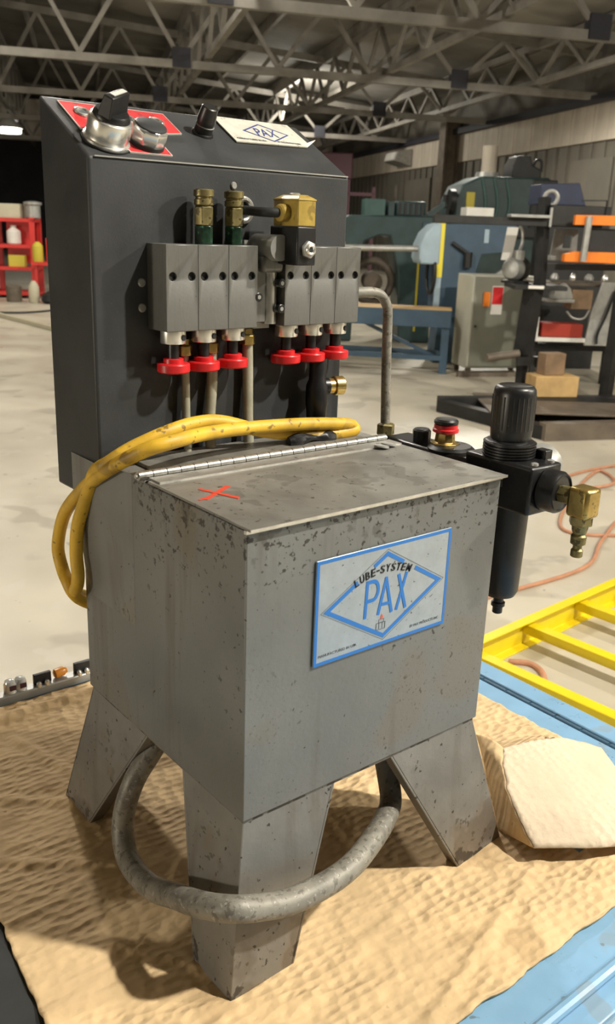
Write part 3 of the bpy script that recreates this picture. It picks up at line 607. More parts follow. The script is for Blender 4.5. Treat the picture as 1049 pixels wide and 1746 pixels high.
# sight glass fittings on blocks two and three
for s in (.1049, .1395):
    ft = obj('sight_fitting', B().lathe([(.0090, 0), (.0090, .0165)], bp(s, -.017, VB1), (0, 0, 1), 6, .3), 'green_glass', mc, bevel=.0005); ft['label'] = 'brass push-in fitting over a green base'
    obj('hex_nut', B().lathe([(.0074, 0), (.0092, .001), (.0092, .0165), (.0080, .0178)], bp(s, -.017, VB1+.0165), (0, 0, 1), 6, .3), 'brass_dirty', ft, bevel=.0004)
    obj('cap_ring', B().lathe([(.0080, 0), (.0091, .001), (.0091, .0052), (.0077, .006), (.0077, .0075), (.0094, .0085), (.0094, .0135), (.0083, .0145), (.005, .0140)], bp(s, -.017, VB1+.0345), (0, 0, 1), 26), 'brass_dirty', ft)
# centre manifold between the groups
mf = obj('manifold', bbox(B(), .1578, .1730, -.026, 0, VB0+.004, 1.368), 'aluminium', mc, bevel=.001)
obj('manifold_rod', B().cyl(bp(.1815, -.020, VB0+.002), bp(.1815, -.020, 1.3660), .0078, n=24), 'chrome', mf)
obj('back_plate', bbox(B(), .1575, .1905, -.010, 0, VB0-.004, 1.39), 'galv', mf)
for s, z, d in ((.1585, 1.3370, -.029), (.1865, 1.3500, -.030), (.1865, 1.3250, -.030)):
    obj('socket_screw', B().lathe([(.0045, 0), (.0045, .005), (.0038, .0055)], bp(s, d, z), -by, 16), 'black_plastic', mf)
    obj('socket', B().lathe([(.0022, 0), (.0022, .0004)], bp(s, d-.0054, z), -by, 6), 'galv', mf)
obj('valve_body', B().cyl(bp(.1765, -.006, 1.384), bp(.1765, -.044, 1.384), .0125, n=28), 'galv', mf)
obj('valve_foot', bbox(B(), .163, .190, -.034, -.004, 1.360, 1.376), 'aluminium', mf, bevel=.004)
# solenoid
so = obj('solenoid_coil', bbox(B(), .1815, .2050, -.063, -.020, 1.3685, 1.4045), 'black_plastic', mc, bevel=.0012); so['label'] = 'black solenoid coil with a hex nut'
obj('coil_nut', B().lathe([(.0085, 0), (.0085, .0035), (.007, .0042)], bp(.1945, -.0630, 1.3835), -by, 6, .2), 'galv', so, bevel=.0004)
obj('nut_ring', B().torus(bp(.1945, -.0675, 1.3835), by, .0040, .0016, 18, 8), 'chrome', so)
obj('nut_stud', B().lathe([(.0030, 0), (.0030, .0030)], bp(.1945, -.0650, 1.3835), -by, 16), 'dark_steel', so)
dp = obj('din_plug', bbox(B(), .1822, .2043, -.062, -.024, 1.4047, 1.4285), 'amber_plastic', mc, bevel=.001); dp['label'] = 'amber plug on top of the solenoid'
def q4(z, i): return [bp(.1818+i, -.0625+i, z), bp(.2047-i, -.0625+i, z), bp(.2047-i, -.0235-i, z), bp(.1818+i, -.0235-i, z)]
obj('plug_cap', B().quadbox(q4(1.4280, 0)+q4(1.4298, 0)).quadbox(q4(1.4298, .0004)+q4(1.4335, .0065)), 'amber_plastic', dp, bevel=.0005)
obj('cap_screw', B().lathe([(.0052, 0), (.0052, .0014), (.004, .002)], bp(.1932, -.043, 1.4332), (0, 0, 1), 16), 'galv', dp)
obj('cable_gland', B().lathe([(.0075, 0), (.0082, .001), (.0082, .0075), (.0068, .009)], bp(.1822, -.043, 1.4165), -bx, 14), 'amber_plastic', dp)
obj('plug_cable', B().tube([bp(.176, -.043, 1.4165), bp(.166, -.038, 1.4165), bp(.160, -.022, 1.4172), bp(.1610, -.002, 1.4180)], .0045, 12, 6), 'black_rubber', dp)
obj('cable_bushing', B().torus(bp(.1612, -.002, 1.4180), by, .0105, .0030, 28, 10), 'chrome', cbx)
obj('bushing_hole', B().lathe([(.0095, 0), (.0095, .0006)], bp(.1612, 0, 1.4180), -by, 20), 'hole_black', cbx)
# clear tubes with brass nuts
for i, (s, z, r) in enumerate(((.0880, 1.2975, .0040), (.1195, 1.2985, .0055), (.1640, 1.3040, .0055))):
    tbn = obj('outlet_tube', B().tube([bp(s, -.008, z), bp(s+.0015, -.008, z-.04), bp(s-(.003 if i == 1 else -.001), -.010, z-.09), bp(s-(.003 if i == 1 else -.0005), -.013, ZT+.001)], r, 12, 6), 'clear_tube', mc); tbn['label'] = 'clear oily feed tube running down to the tank'
    obj('tube_nut', B().lathe([(.0085, 0), (.0085, .009), (.0065, .0105), (.0065, .016)], bp(s, -.008, z-.016), (0, 0, 1), 6, .2), 'brass', tbn, bevel=.0004)
# black elbow with the knurled brass fitting
el = obj('elbow_fitting', B().lathe([(.0085, 0), (.0105, .004), (.0115, .030), (.0125, .036), (.0125, .055), (.0095, .062), (.0095, .085)], bp(.2515, -.020, ZT+.002), (0, 0, 1), 16), 'black_plastic', mc)
obj('elbow_arm', B().cyl(bp(.2515, -.020, 1.2385), bp(.264, -.023, 1.2385), .0095, n=16), 'black_plastic', el)
obj('brass_neck', B().lathe([(.0075, 0), (.0085, .001), (.0085, .0085), (.0075, .0095)], bp(.262, -.0225, 1.2385), bx-by*.25, 18), 'brass_bright', el)
obj('knurled_cap', B().lathe([(.0098, 0), (.0106, .0008), (.0106, .0105), (.0096, .0115)], bp(.271, -.0248, 1.2385), bx-by*.25, 40), 'brass_bright', el)['label'] = 'bright knurled brass cap'
# ---- air regulator group on the right side of the tank
AX = .355
rg = obj('regulator_body', B().box(.331, .380, -.012, .075, 1.137, 1.187), 'black_plastic', mc, bevel=.003); rg['label'] = 'black air regulator body bolted to the tank side'
rc = (AX, .037)
obj('regulator_knob', B().lathe([(.0200, 0), (.0208, .002), (.0216, .012), (.0216, .047), (.0208, .0520), (.0185, .0548), (.0165, .0556), (.0150, .0550)], (rc[0], rc[1], 1.2045), (0, 0, 1), 40), 'black_plastic', rg)['label'] = 'tall ribbed black pressure knob'
kr = B()
for k in range(28):
    a = 2*math.pi*k/28; kr.bar((rc[0]+.0209*math.cos(a), rc[1]+.0209*math.sin(a), 1.2160), (rc[0]+.0209*math.cos(a), rc[1]+.0209*math.sin(a), 1.2500), .0017, .0017)
obj('knob_ribs', kr, 'black_plastic', rg)
cr = [(.0262, 0)]
for k in range(6): cr += [(.0272, .0006+k*.0030), (.0272, .0018+k*.0030), (.0252, .0024+k*.0030), (.0252, .0030+k*.0030)]
obj('threaded_collar', B().lathe(cr+[(.0225, .0195)], (rc[0], rc[1], 1.1850), (0, 0, 1), 36), 'black_plastic', rg)
obj('collar_tab', B().box(.372, .384, .004, .018, 1.186, 1.196), 'black_plastic', rg, bevel=.001)
for x, y in ((.345, -.004), (.371, -.004)):
    obj('body_screw', B().lathe([(.0042, 0), (.0038, .002), (.002, .0028)], (x, y, 1.1868), (0, 0, 1), 14), 'galv', rg)
obj('filter_bowl', B().lathe([(.010, 0), (.0165, .002), (.0195, .008), (.0205, .05), (.0215, .105)], (AX, .030, 1.0330), (0, 0, 1), 32), 'black_plastic', rg)['label'] = 'long black filter bowl'
obj('bowl_drain', B().lathe([(.004, 0), (.0055, .001), (.0055, .008), (.0075, .009), (.0075, .013), (.0055, .014), (.0055, .022)], (AX, .030, 1.0120), (0, 0, 1), 16), 'black_plastic', rg)
obj('inlet_disc', B().lathe([(.0215, 0), (.0215, .014), (.0195, .0175), (.0180, .018), (.0178, .0165)], (AX+.003, -.012, 1.1620), (0.10, -1, 0), 40), 'black_plastic', rg)
obj('pressure_gauge', B().lathe([(.010, 0), (.0215, .002), (.0225, .006), (.0225, .022), (.0205, .024)], (.380, .022, 1.172), (1, .25, .12), 36), 'galv', rg)['label'] = 'round pressure gauge with a metal rim'
obj('gauge_glass', B().lathe([(.0200, 0), (.0200, .0012)], Vector((.380, .022, 1.172))+Vector((1, .25, .12)).normalized()*.0235, (1, .25, .12), 32), 'clear_lens', rg)
# brass inlet elbow
be = obj('brass_elbow', B().cyl((AX+.004, -.028, 1.1620), (AX+.006, -.048, 1.1620), .0095, n=6, rot=.4), 'brass_dirty', mc, bevel=.001); be['label'] = 'brass street elbow pointing down'
obj('elbow_block', B().box(AX-.006, AX+.018, -.066, -.042, 1.1440, 1.1745), 'brass', be, bevel=.004)
obj('elbow_hex', B().lathe([(.0105, 0), (.012, .001), (.012, .009), (.0105, .010)], (AX+.006, -.054, 1.1360), (0, 0, 1), 6, .2), 'brass_dirty', be, bevel=.0005)
obj('quick_plug', B().lathe([(.0050, 0), (.0060, .001), (.0060, .007), (.0045, .009), (.0045, .012), (.0075, .014), (.0078, .022), (.0062, .024), (.0075, .027), (.0085, .034)], (AX+.006, -.054, 1.1025), (0, 0, 1), 20), 'brass_dirty', be)
# lubricator manifold behind the regulator
lm = obj('air_manifold', B().box(.334, .377, .075, .205, 1.135, 1.1765), 'black_plastic', mc, bevel=.004); lm['label'] = 'black air manifold along the tank side'
obj('manifold_shoulder', B().lathe([(.026, 0), (.026, .003), (.022, .006)], (.357, .118, 1.1745), (0, 0, 1), 32), 'black_plastic', lm)
obj('side_bracket', B().prism([(.301, .04, 1.160), (.335, .02, 1.160), (.335, .19, 1.160), (.301, .19, 1.160)], (0, 0, .008)), 'black_plastic', lm)
obj('stop_knob', B().lathe([(.0105, 0), (.0105, .013), (.0085, .015)], (.353, .160, 1.1765), (0, 0, 1), 10), 'black_plastic', lm)
rcx = (.357, .128)
cpf = obj('fill_port', B().lathe([(.0165, 0), (.0165, .002), (.0115, .003), (.0105, .013), (.012, .0135)], (*rcx, 1.1795), (0, 0, 1), 8), 'brass', mc, bevel=.0004); cpf['label'] = 'brass fill port under a red and black cap'
obj('red_collar', B().lathe([(.0125, 0), (.0145, .001), (.0145, .004), (.0132, .005), (.0132, .009), (.012, .0095)], (*rcx, 1.1930), (0, 0, 1), 32), 'red_plastic', cpf)
obj('black_cap', B().lathe([(.0125, 0), (.0135, .001), (.0135, .004), (.0115, .006), (.006, .0066)], (*rcx, 1.2022), (0, 0, 1), 32), 'black_plastic', cpf)
# bent steel air pipe from the blocks to the manifold
ap = obj('air_pipe', B().tube([(.285, .2125, 1.3385), (.300, .2125, 1.3388), (.313, .2120, 1.3386), (.3255, .2115, 1.335), (.3335, .211, 1.326), (.3365, .2105, 1.314), (.3385, .210, 1.26), (.3415, .2085, 1.19)], .0056, 14, 8), 'conduit', mc); ap['label'] = 'bent grey steel air pipe'
obj('pipe_nut', B().lathe([(.0095, 0), (.0105, .001), (.0105, .012), (.008, .014)], (.3422, .208, 1.176), (0, 0, 1), 6), 'brass_dirty', ap, bevel=.0004)

# ================================================================== yellow cord and grey conduit
pts1 = [(.075, .318, .975), (.030, .311, .995), (.002, .306, 1.012), (-.011, .301, 1.0255), (-.0145, .306, 1.036), (-.013, .324, 1.048), (-.013, .3315, 1.071), (-.013, .312, 1.110), (-.013, .273, 1.1435), (-.013, .2205, 1.1762), (.003, .172, 1.2060), (.030, .160, 1.2150), (.075, .175, 1.2145), (.1285, .184, 1.2120), (.200, .188, 1.2075), (.253, .189, 1.2020), (.270, .190, 1.1990)]
pts2 = [(.270, .190, 1.1990), (.277, .193, 1.1955), (.2735, .189, 1.1925), (.240, .191, 1.1910), (.200, .196, 1.1950), (.157, .200, 1.2030), (.112, .206, 1.2160), (.080, .205, 1.2180), (.046, .200, 1.2140), (.012, .207, 1.2010), (-.010, .213, 1.1880), (-.014, .232, 1.1752), (-.014, .2535, 1.1450), (-.014, .276, 1.1100), (-.014, .2835, 1.0780), (-.014, .2815, 1.0550), (-.0135, .286, 1.0405), (-.009, .302, 1.026), (.010, .314, 1.012), (.050, .322, .992)]
tag(obj('extension_cord', B().tube(pts1+pts2[1:], .0068, 14, 8), 'cord_yellow'), 'oil-stained yellow cord looped over the tank behind the lid', 'cord')
cpts = [(.040, .190, ZB), (.020, .1907, .8834), (.0, .1925, .856), (-.012, .194, .826), (-.018, .191, .797), (-.025, .165, .780), (-.031, .110, .790), (-.034, .0553, .8187), (-.0325, .0115, .8395), (-.0235, -.021, .8540), (.0056, -.027, .8451), (.0356, -.029, .8377), (.0789, -.026, .8327), (.1129, -.020, .8316), (.150, -.006, .8316), (.1829, .010, .8322), (.206, .025, .837), (.216, .042, .856), (.218, .055, .885), (.218, .062, ZB)]
tag(obj('flexible_conduit', B().tube(cpts, .0115, 18, 8), 'conduit'), 'thick grey flexible conduit looping from under the tank around the front leg', 'conduit')

# ================================================================== hardware at the back edge of the table
bar = thing('indicator_strip', (0.09, .605, T-.004), 'grey metal strip of small switches along the back table edge', 'switch strip')
obj('strip', B().box(-.08, .22, .592, .612, T-.004, T+.010), 'galv', bar, bevel=.002)
def sw(x, kind):
    if kind == 'lens':
        o = obj('clear_lamp', B().lathe([(.009, 0), (.009, .012), (.007, .017), (.003, .019)], (x, .604, T+.010), (0, 0, 1), 16), 'clear_lens', bar)
        obj('lamp_window', B().box(x-.004, x+.005, .593, .5945, T+.016, T+.023), 'maroon', o)
    elif kind == 'plate':
        o = obj('switch_plate', B().box(x-.013, x+.013, .600, .606, T+.010, T+.026), 'dark_steel', bar, bevel=.001)
        for dx in (-.008, .004): obj('contact', B().lathe([(.004, 0), (.004, .006), (.002, .008)], (x+dx, .595, T+.009), (0, 0, 1), 12), 'chrome', o)
    else:
        obj('amber_lamp', B().lathe([(.004, -.008), (.007, -.006), (.007, .006), (.004, .012)], (x, .604, T+.018), (1, 0, 0.1), 16), 'amber_lens', bar)
sw(-.012, 'amber'); sw(.018, 'lens'); sw(.033, 'lens'); sw(.065, 'plate'); sw(.091, 'amber'); sw(.127, 'plate'); sw(.160, 'plate')

# ================================================================== yellow ladder lying on the floor
ld = thing('ladder', (2.4, 0.7, 0), 'yellow fibreglass ladder lying on the floor beyond the table', 'ladder')
def rail(P, Q, side, nm):
    P, Q = Vector(P), Vector(Q); d = (Q-P).normalized(); n = Vector((-d.y, d.x, 0))*side
    h, w_, t = .105, .038, .007
    b = B()
    b.prism([P, P+n*w_, P+n*w_+Vector((0, 0, t)), P+n*t+Vector((0, 0, t)), P+n*t+Vector((0, 0, h-t)), P+n*w_+Vector((0, 0, h-t)), P+n*w_+Vector((0, 0, h)), P+Vector((0, 0, h))], Q-P)
    return obj(nm, b, 'ladder_yellow', ld, bevel=.0015)
LA, LB = Vector((1.30, 1.19, 0)), Vector((4.3, 1.36, 0)); ldir = (LB-LA).normalized(); ln = Vector((ldir.y, -ldir.x, 0))
rail(LA+ln*0, LB, -1, 'ladder_rail'); rail(LA+ln*.86, LB+ln*.86, 1, 'ladder_rail')
for k in range(8):
    q = LA + ldir*(.46+k*.335)
    a = q+ln*.0065+Vector((0, 0, .066)); c = q+ln*.8535+Vector((0, 0, .066))
    obj('rung', B().bar(a, c, .046, .036), 'ladder_yellow', ld, bevel=.003)

# floor hoses
tag(obj('air_hose', B().tube([(1.2, 1.9, .008), (1.75, 1.62, .008), (2.25, 1.58, .008), (2.9, 1.55, .008), (3.3, 1.72, .008), (3.75, 1.88, .008), (3.95, 1.75, .008), (3.75, 1.64, .02), (3.45, 1.72, .008), (3.3, 1.95, .008), (3.9, 2.3, .008), (4.45, 2.52, .008), (4.30, 2.30, .012), (4.05, 2.32, .008), (3.95, 2.50, .008), (4.6, 2.55, .008), (5.6, 2.3, .008)], .009, 10, 8), 'hose_copper'), 'copper-orange air hose curling on the floor beyond the ladder', 'hose')
tag(obj('hose_end', B().tube([(1.58, 1.05, .008), (1.70, .97, .008), (1.82, .965, .008), (1.93, 1.02, .008), (1.97, 1.10, .008), (1.92, 1.16, .008)], .010, 10, 8), 'hose_copper'), 'short orange hose end lying between the ladder rungs', 'hose')

# ================================================================== BACKGROUND OF THE HALL
YW = 0.6841; VR = Vector((math.cos(YW), -math.sin(YW), 0)); VF = Vector((math.sin(YW), math.cos(YW), 0))
class F:                                 # a standing place on the floor: x right, y away, z up, turned by rot
    def __init__(s, x, y, rot=0.0):
        s.o = HO + VR*x + VF*y; a = math.radians(rot); s.x = VR*math.cos(a)+VF*math.sin(a); s.y = VF*math.cos(a)-VR*math.sin(a)
    def p(s, x, y, z): return s.o + s.x*x + s.y*y + Vector((0, 0, z))
    def box(s, b, x0, x1, y0, y1, z0, z1):
        return b.quadbox([s.p(*q) for q in ((x0, y0, z0), (x1, y0, z0), (x1, y1, z0), (x0, y1, z0), (x0, y0, z1), (x1, y0, z1), (x1, y1, z1), (x0, y1, z1))])
    def bx(s, name, dims, m, par, bevel=0.004): return obj(name, s.box(B(), *dims), m, par, bevel=bevel)
    def bar(s, name, a, c, w, m, par, h=None): return obj(name, B().bar(s.p(*a), s.p(*c), w, h or w), m, par)
    def cyl(s, name, a, c, r, m, par, r2=None, n=20): return obj(name, B().cyl(s.p(*a), s.p(*c), r, r2, n), m, par)
    def prof(s, name, pts, y0, y1, m, par, bevel=0.006): return obj(name, B().prism([s.p(x, y0, z) for x, z in pts], s.y*(y1-y0)), m, par, bevel=bevel)

# grey electrical cabinet
f = F(1.57, 9.17, 14)
t = thing('electrical_cabinet', f.p(.3, .2, 0), 'grey-green electrical cabinet with an orange switch standing beside the blue bench', 'cabinet')
cb_ = f.bx('body', (0, .72, .02, .40, .07, 1.0), 'cabinet_light', t, .01)
dr = f.bx('door', (.02, .71, -.012, .02, .09, .985), 'cabinet_grey', t, .006)
f.bx('hinge_side', (-.004, .02, -.01, .06, .09, .985), 'cabinet_light', t)
f.bx('rotary_switch', (.12, .18, -.045, -.012, .70, .84), 'orange', dr)
lbp = f.bx('warning_label', (.21, .33, -.016, -.012, .62, .90), 'white_paint', dr, 0)
f.bx('label_band', (.215, .325, -.018, -.016, .80, .89), 'red_plastic', lbp, 0) if False else f.bx('red_band', (.215, .325, -.018, -.016, .72, .89), 'red_plastic', dr, 0)
f.cyl('latch', (.055, -.012, .5), (.055, -.03, .5), .012, 'dark_steel', dr)
for x, y in ((.03, .05), (.66, .05), (.03, .35), (.66, .35)): f.bx('foot', (x, x+.05, y, y+.04, 0, .075), 'rust_steel', t)
f.bar('skid', (-.12, -.08, .02), (.85, -.08, .02), .05, 'rust_steel', t)
# blue bench with wooden top
f = F(1.34, 9.22, -8)
t = thing('roller_bench', f.p(-.8, .3, 0), 'low blue steel bench with a wooden top beside the grey cabinet', 'bench')
f.bx('bench_top', (-2.6, .05, -.02, .48, .60, .64), 'wood', t)
f.bx('front_rail', (-2.6, .05, -.05, -.02, .47, .64), 'slate_blue', t)
for x, y in ((0, -.02), (0, .40), (-2.4, -.02), (-2.4, .40), (-1.2, .40)): f.bx('leg', (x-.04, x+.04, y, y+.07, 0, .6), 'slate_blue', t)
f.bar('lower_rail', (-2.5, 0, .16), (0, 0, .16), .05, 'slate_blue', t); f.bar('lower_rail', (-2.5, .43, .16), (0, .43, .16), .05, 'slate_blue', t)
f.bar('diagonal_brace', (-.9, .1, .5), (-.05, .1, .14), .035, 'slate_blue', t)
# blue saw head
f = F(1.32, 9.95, 6)
t = thing('cutoff_saw', f.p(.4, .2, 0), 'blue cut-off saw with a rounded pale guard and a yellow stripe', 'saw')
f.prof('saw_body', [(0, .50), (.34, .50), (.36, .82), (.46, 1.18), (.80, 1.22), (.82, 1.50), (0, 1.48)], 0, .42, 'slate_blue', t)
f.prof('pedestal', [(.02, 0), (.33, 0), (.31, .52), (.05, .52)], .05, .38, 'slate_blue', t)
f.prof('blade_guard', [(0, 1.06), (0, 1.49), (-.08, 1.47), (-.17, 1.38), (-.22, 1.26), (-.23, 1.12), (-.20, 1.06)], -.02, .40, 'pale_blue', t, .02)
f.bx('yellow_stripe', (-.03, .035, -.012, .0, .93, 1.485), 'safety_yellow', t, 0)
f.bx('pale_post', (-.035, .03, -.012, .0, .53, .93), 'pale_blue', t, 0)
obj('blade_wheel', B().torus(f.p(-.05, .15, .95), f.x, .20, .02, 28, 8), 'dark_steel', t)
f.cyl('clamp_lever', (.12, -.02, 1.29), (.30, -.04, 1.18), .02, 'dark_steel', t)
f.cyl('clamp_grip', (.30, -.04, 1.20), (.30, -.04, 1.04), .045, 'dark_steel', t)
f.bar('feed_arm', (.42, -.05, .82), (.82, -.05, 1.10), .05, 'galv', t)
f.bx('control_box', (.28, .58, .10, .35, 1.49, 1.66), 'white_paint', t)
f.bx('name_strip', (.47, .52, -.006, 0, 1.30, 1.44), 'pale_blue', t, 0)
tag(obj('steel_pipe', B().cyl(f.p(-1.2, .1, 1.20), f.p(-.20, .1, 1.215), .032, n=16), 'galv'), 'long grey steel pipe leading into the pale saw guard', 'pipe')
# teal press on the left
f = F(.30, 11.7, 4)
t = thing('press_machine', f.p(.6, .3, 0), 'dark teal arched press machine behind the steel pipe', 'machine')
f.prof('frame', [(-.2, 0), (.18, 0), (.20, .9), (.30, 1.25), (.48, 1.33), (.62, 1.32), (.74, .9), (.80, 0), (1.20, 0), (1.20, 1.50), (1.14, 1.58), (.10, 1.56), (-.05, 1.48), (-.2, 1.30)], 0, .7, 'teal_machine', t, .02)
f.bx('side_panel', (1.02, 1.22, -.03, .0, .25, 1.5), 'slate_blue', t)
f.bx('yellow_edge', (.985, 1.01, -.02, -.002, .15, 1.25), 'olive_yellow', t, 0)
f.bx('switch_box', (.28, .54, .05, .4, 1.56, 1.76), 'teal_light', t); f.bx('switch_box', (.58, .66, .05, .4, 1.56, 1.74), 'teal_machine', t)
f.bx('motor_case', (.68, 1.06, .05, .5, 1.56, 1.75), 'teal_machine', t, .03)
for k in range(5): f.bx('cooling_fin', (.71+k*.07, .74+k*.07, .03, .05, 1.58, 1.73), 'dark_steel', t, 0)
f.bar('crank', (1.08, .05, 1.58), (1.30, .05, 1.74), .06, 'teal_machine', t); f.bar('crank_post', (1.30, .05, 1.68), (1.30, .05, 1.84), .05, 'dark_steel', t)
obj('flywheel', B().torus(f.p(.45, .3, .75), f.y, .26, .05, 30, 10), 'rust_steel', t); f.cyl('hub', (.45, .1, .75), (.45, .5, .75), .12, 'rust_steel', t)
f.cyl('roller', (-.1, .05, 1.26), (.15, .05, 1.26), .03, 'galv', t); f.bx('yellow_guard', (-.15, .05, -.02, .0, 1.12, 1.24), 'olive_yellow', t)
# big dark machine
f = F(1.95, 13.5, 8)
t = thing('large_machine', f.p(.7, .4, 0), 'large dark green-blue machine housing with a yellow tag behind the blue saw', 'machine')
f.prof('housing', [(.0, 1.45), (1.45, 1.45), (1.45, 2.14), (1.36, 2.19), (.35, 2.17), (.10, 2.05), (.0, 1.85)], 0, .8, 'teal_machine', t, .03)
f.bx('dark_end', (1.12, 1.50, -.03, .75, 1.45, 2.16), 'dark_steel', t, .02)
f.bx('base', (.1, 1.4, .05, .75, 0, 1.46), 'teal_machine', t)
f.bx('belly_pan', (.3, 1.5, -.06, .0, 1.36, 1.50), 'dark_steel', t)
f.bx('yellow_tag', (.16, .28, -.02, 0, 1.66, 1.95), 'olive_yellow', t, 0)
for x in (.42, .60, .78): obj('rib', B().tube([f.p(x-.02, -.01, 1.50), f.p(x+.03, -.02, 1.8), f.p(x-.05, -.01, 2.15)], .018, 8, 4), 'teal_light', t)
f.cyl('fan_hood', (.55, .3, 2.16), (.55, .3, 2.24), .19, 'galv', t, .17)
f.cyl('pale_column', (.55, .3, 2.24), (.55, .3, 2.60), .11, 'cladding_pale', t)  # added stand-in for a pale feature of the wall behind
f.prof('motor', [(.86, 2.17), (1.30, 2.17), (1.30, 2.30), (1.16, 2.36), (1.12, 2.48), (.92, 2.48), (.86, 2.35)], .15, .55, 'dark_steel', t, .02)
obj('motor_hook', B().tube([f.p(1.20, .3, 2.30), f.p(1.26, .3, 2.44), f.p(1.34, .3, 2.42), f.p(1.35, .3, 2.28)], .02, 8, 4), 'dark_steel', t)
f.cyl('hand_wheel', (-.10, -.02, 1.83), (-.02, -.02, 1.83), .15, 'dark_steel', t); f.bar('wheel_bracket', (-.05, .1, 1.4), (-.05, .1, 1.9), .06, 'dark_steel', t)
# black steel stand
f = F(1.86, 7.75, 0)
t = thing('steel_stand', f.p(.1, 0, 0), 'black welded steel stand with a tall post, side arms and a flat frame base', 'stand')
f.bar('upper_post', (.03, .0, .98), (.02, .12, 1.70), .075, 'dark_steel', t); f.bar('lower_post', (-.05, 0, .42), (-.02, 0, 1.0), .12, 'dark_steel', t); f.bar('foot_post', (-.05, -.05, .02), (-.05, 0, .44), .07, 'dark_steel', t)
f.bx('middle_shelf', (-.20, .24, -.10, .35, .965, 1.00), 'dark_steel', t); f.bx('shelf_tip', (-.09, .04, -.115, -.09, .975, 1.0), 'white_paint', t, 0)
f.bx('upper_arm', (-.90, .04, .0, .12, 1.47, 1.535), 'dark_steel', t); f.bx('arm_plate', (-.28, .04, -.06, .12, 1.535, 1.56), 'galv', t)
obj('side_pipe', B().cyl(f.p(-.38, -.12, .39), f.p(-.10, -.06, .43), .035, n=14), 'rust_steel', t); f.bar('side_pipe', (-.12, -.10, .37), (.12, -.10, .385), .07, 'dark_steel', t)
obj('lifting_eye', B().torus(f.p(.08, .15, 1.70), f.y, .055, .018, 24, 8), 'galv', t)
f.bx('head_block', (.06, .50, .02, .35, 1.475, 1.645), 'dark_steel', t, .008); f.bx('head_tip', (.05, .07, .0, .02, 1.47, 1.62), 'galv', t, 0)
f.bar('long_bar', (.04, .05, 1.15), (.95, .05, 1.17), .05, 'dark_steel', t); f.bar('outer_leg', (.73, .0, 1.15), (.70, -.02, 0.02), .085, 'dark_steel', t)
f.bar('base_rail', (-.82, -.55, .06), (1.2, -.10, .06), .10, 'dark_steel', t, .12); f.bar('base_rail', (-.20, -1.48, .06), (1.2, -1.10, .06), .10, 'rust_steel', t, .13)
f.bar('base_rail', (-.80, -.55, .05), (-.14, -1.48, .05), .10, 'dark_steel', t, .10); f.bx('base_plate', (-.5, 1.2, -1.05, -.25, .10, .115), 'rust_steel', t); f.bx('base_well', (-.08, .75, -.52, -.30, .115, .118), 'hole_black', t, 0)
# things on and around the stand
f2 = F(1.74, 8.0, 20)
m_ = thing('electric_motor', f2.p(0, 0, 1.0), 'small silver electric motor on the shelf of the black stand', 'motor')
obj('motor_bell', B().lathe([(.03, 0), (.075, .015), (.098, .05), (.102, .09)], f2.p(-.09, -.03, 1.115), f2.x*.8+f2.y*.55, 24), 'galv', m_); obj('motor_can', B().lathe([(.104, 0), (.104, .13), (.06, .15)], f2.p(-.02, .02, 1.115), f2.x*.8+f2.y*.55, 24), 'dark_steel', m_)
f2.bx('motor_base', (-.09, .09, -.06, .10, .995, 1.02), 'dark_steel', m_)
f2.cyl('terminal_box', (0, 0, 1.19), (0, 0, 1.27), .05, 'galv', m_); obj('motor_cable', B().tube([f2.p(.0, 0, 1.26), f2.p(.03, .01, 1.33), f2.p(.03, .02, 1.42), f2.p(.0, .02, 1.47)], .014, 8, 5), 'galv', m_)
f3 = F(1.62, 8.25, 0)
tag(obj('sheet_offcut', B().sheet([f3.p(.02, 0, 1.18), f3.p(.11, .0, 1.18), f3.p(.15, 0, 1.46), f3.p(.05, 0, 1.46)], .006), 'white_paint'), 'pale metal strip hanging under the upper arm beside the motor', 'metal strip')
f4 = F(2.05, 8.15, 8)
g_ = thing('angle_bracket', f4.p(.12, 0, 1.2), 'grey boxed steel bracket with a square hole beside the orange clamp', 'bracket')
obj('bracket_face', B().frame2([f4.p(x, 0, z) for x, z in ((0, 1.235), (.24, 1.235), (.23, 1.46), (.02, 1.46))], [f4.p(x, 0, z) for x, z in ((.10, 1.30), (.18, 1.30), (.18, 1.41), (.11, 1.41))], f4.y*.02), 'galv', g_); f4.bx('bracket_foot', (-.01, .25, -.05, .1, 1.195, 1.235), 'galv', g_)
f5 = F(2.06, 7.62, 0)
t = thing('orange_clamp', f5.p(.4, 0, 1.2), 'orange two-rail bar clamp lying on the long black bar', 'clamp')
f5.bar('clamp_rail', (.02, 0, 1.53), (1.0, 0, 1.545), .06, 'orange', t, .075); f5.prof('clamp_jaw', [(-.03, 1.20), (1.0, 1.20), (1.0, 1.29), (.05, 1.285), (-.03, 1.26)], -.02, .08, 'orange', t)
f5.bar('clamp_back', (.9, .03, 1.2), (.9, .03, 1.56), .06, 'dark_steel', t); f5.bx('dark_body', (.18, .9, .05, .13, 1.28, 1.47), 'dark_steel', t)
f5.cyl('clamp_screw', (.115, -.05, 1.21), (.125, -.05, 1.56), .028, 'galv', t, n=14)
f6 = F(2.30, 9.85, 4)
t = thing('navy_case', f6.p(.2, 0, 0), 'dark navy slant-sided case on a black pedestal behind the stand', 'case')
f6.prof('case', [(0, 1.71), (.50, 1.71), (.41, 1.93), (.01, 1.91)], 0, .4, 'navy', t); f6.bx('case_pedestal', (.10, .8, .05, .4, 0, 1.71), 'dark_steel', t)
f6.bar('wire_frame', (.45, 0, 1.76), (.72, 0, 1.77), .012, 'dark_steel', t); f6.bar('wire_frame', (.72, 0, 1.77), (.72, 0, 1.62), .012, 'dark_steel', t)
f7 = F(2.14, 8.7, 4)
t = thing('parts_cart', f7.p(.4, 0, 0), 'low parts cart with grey trays and a red bin behind the stand leg', 'cart')
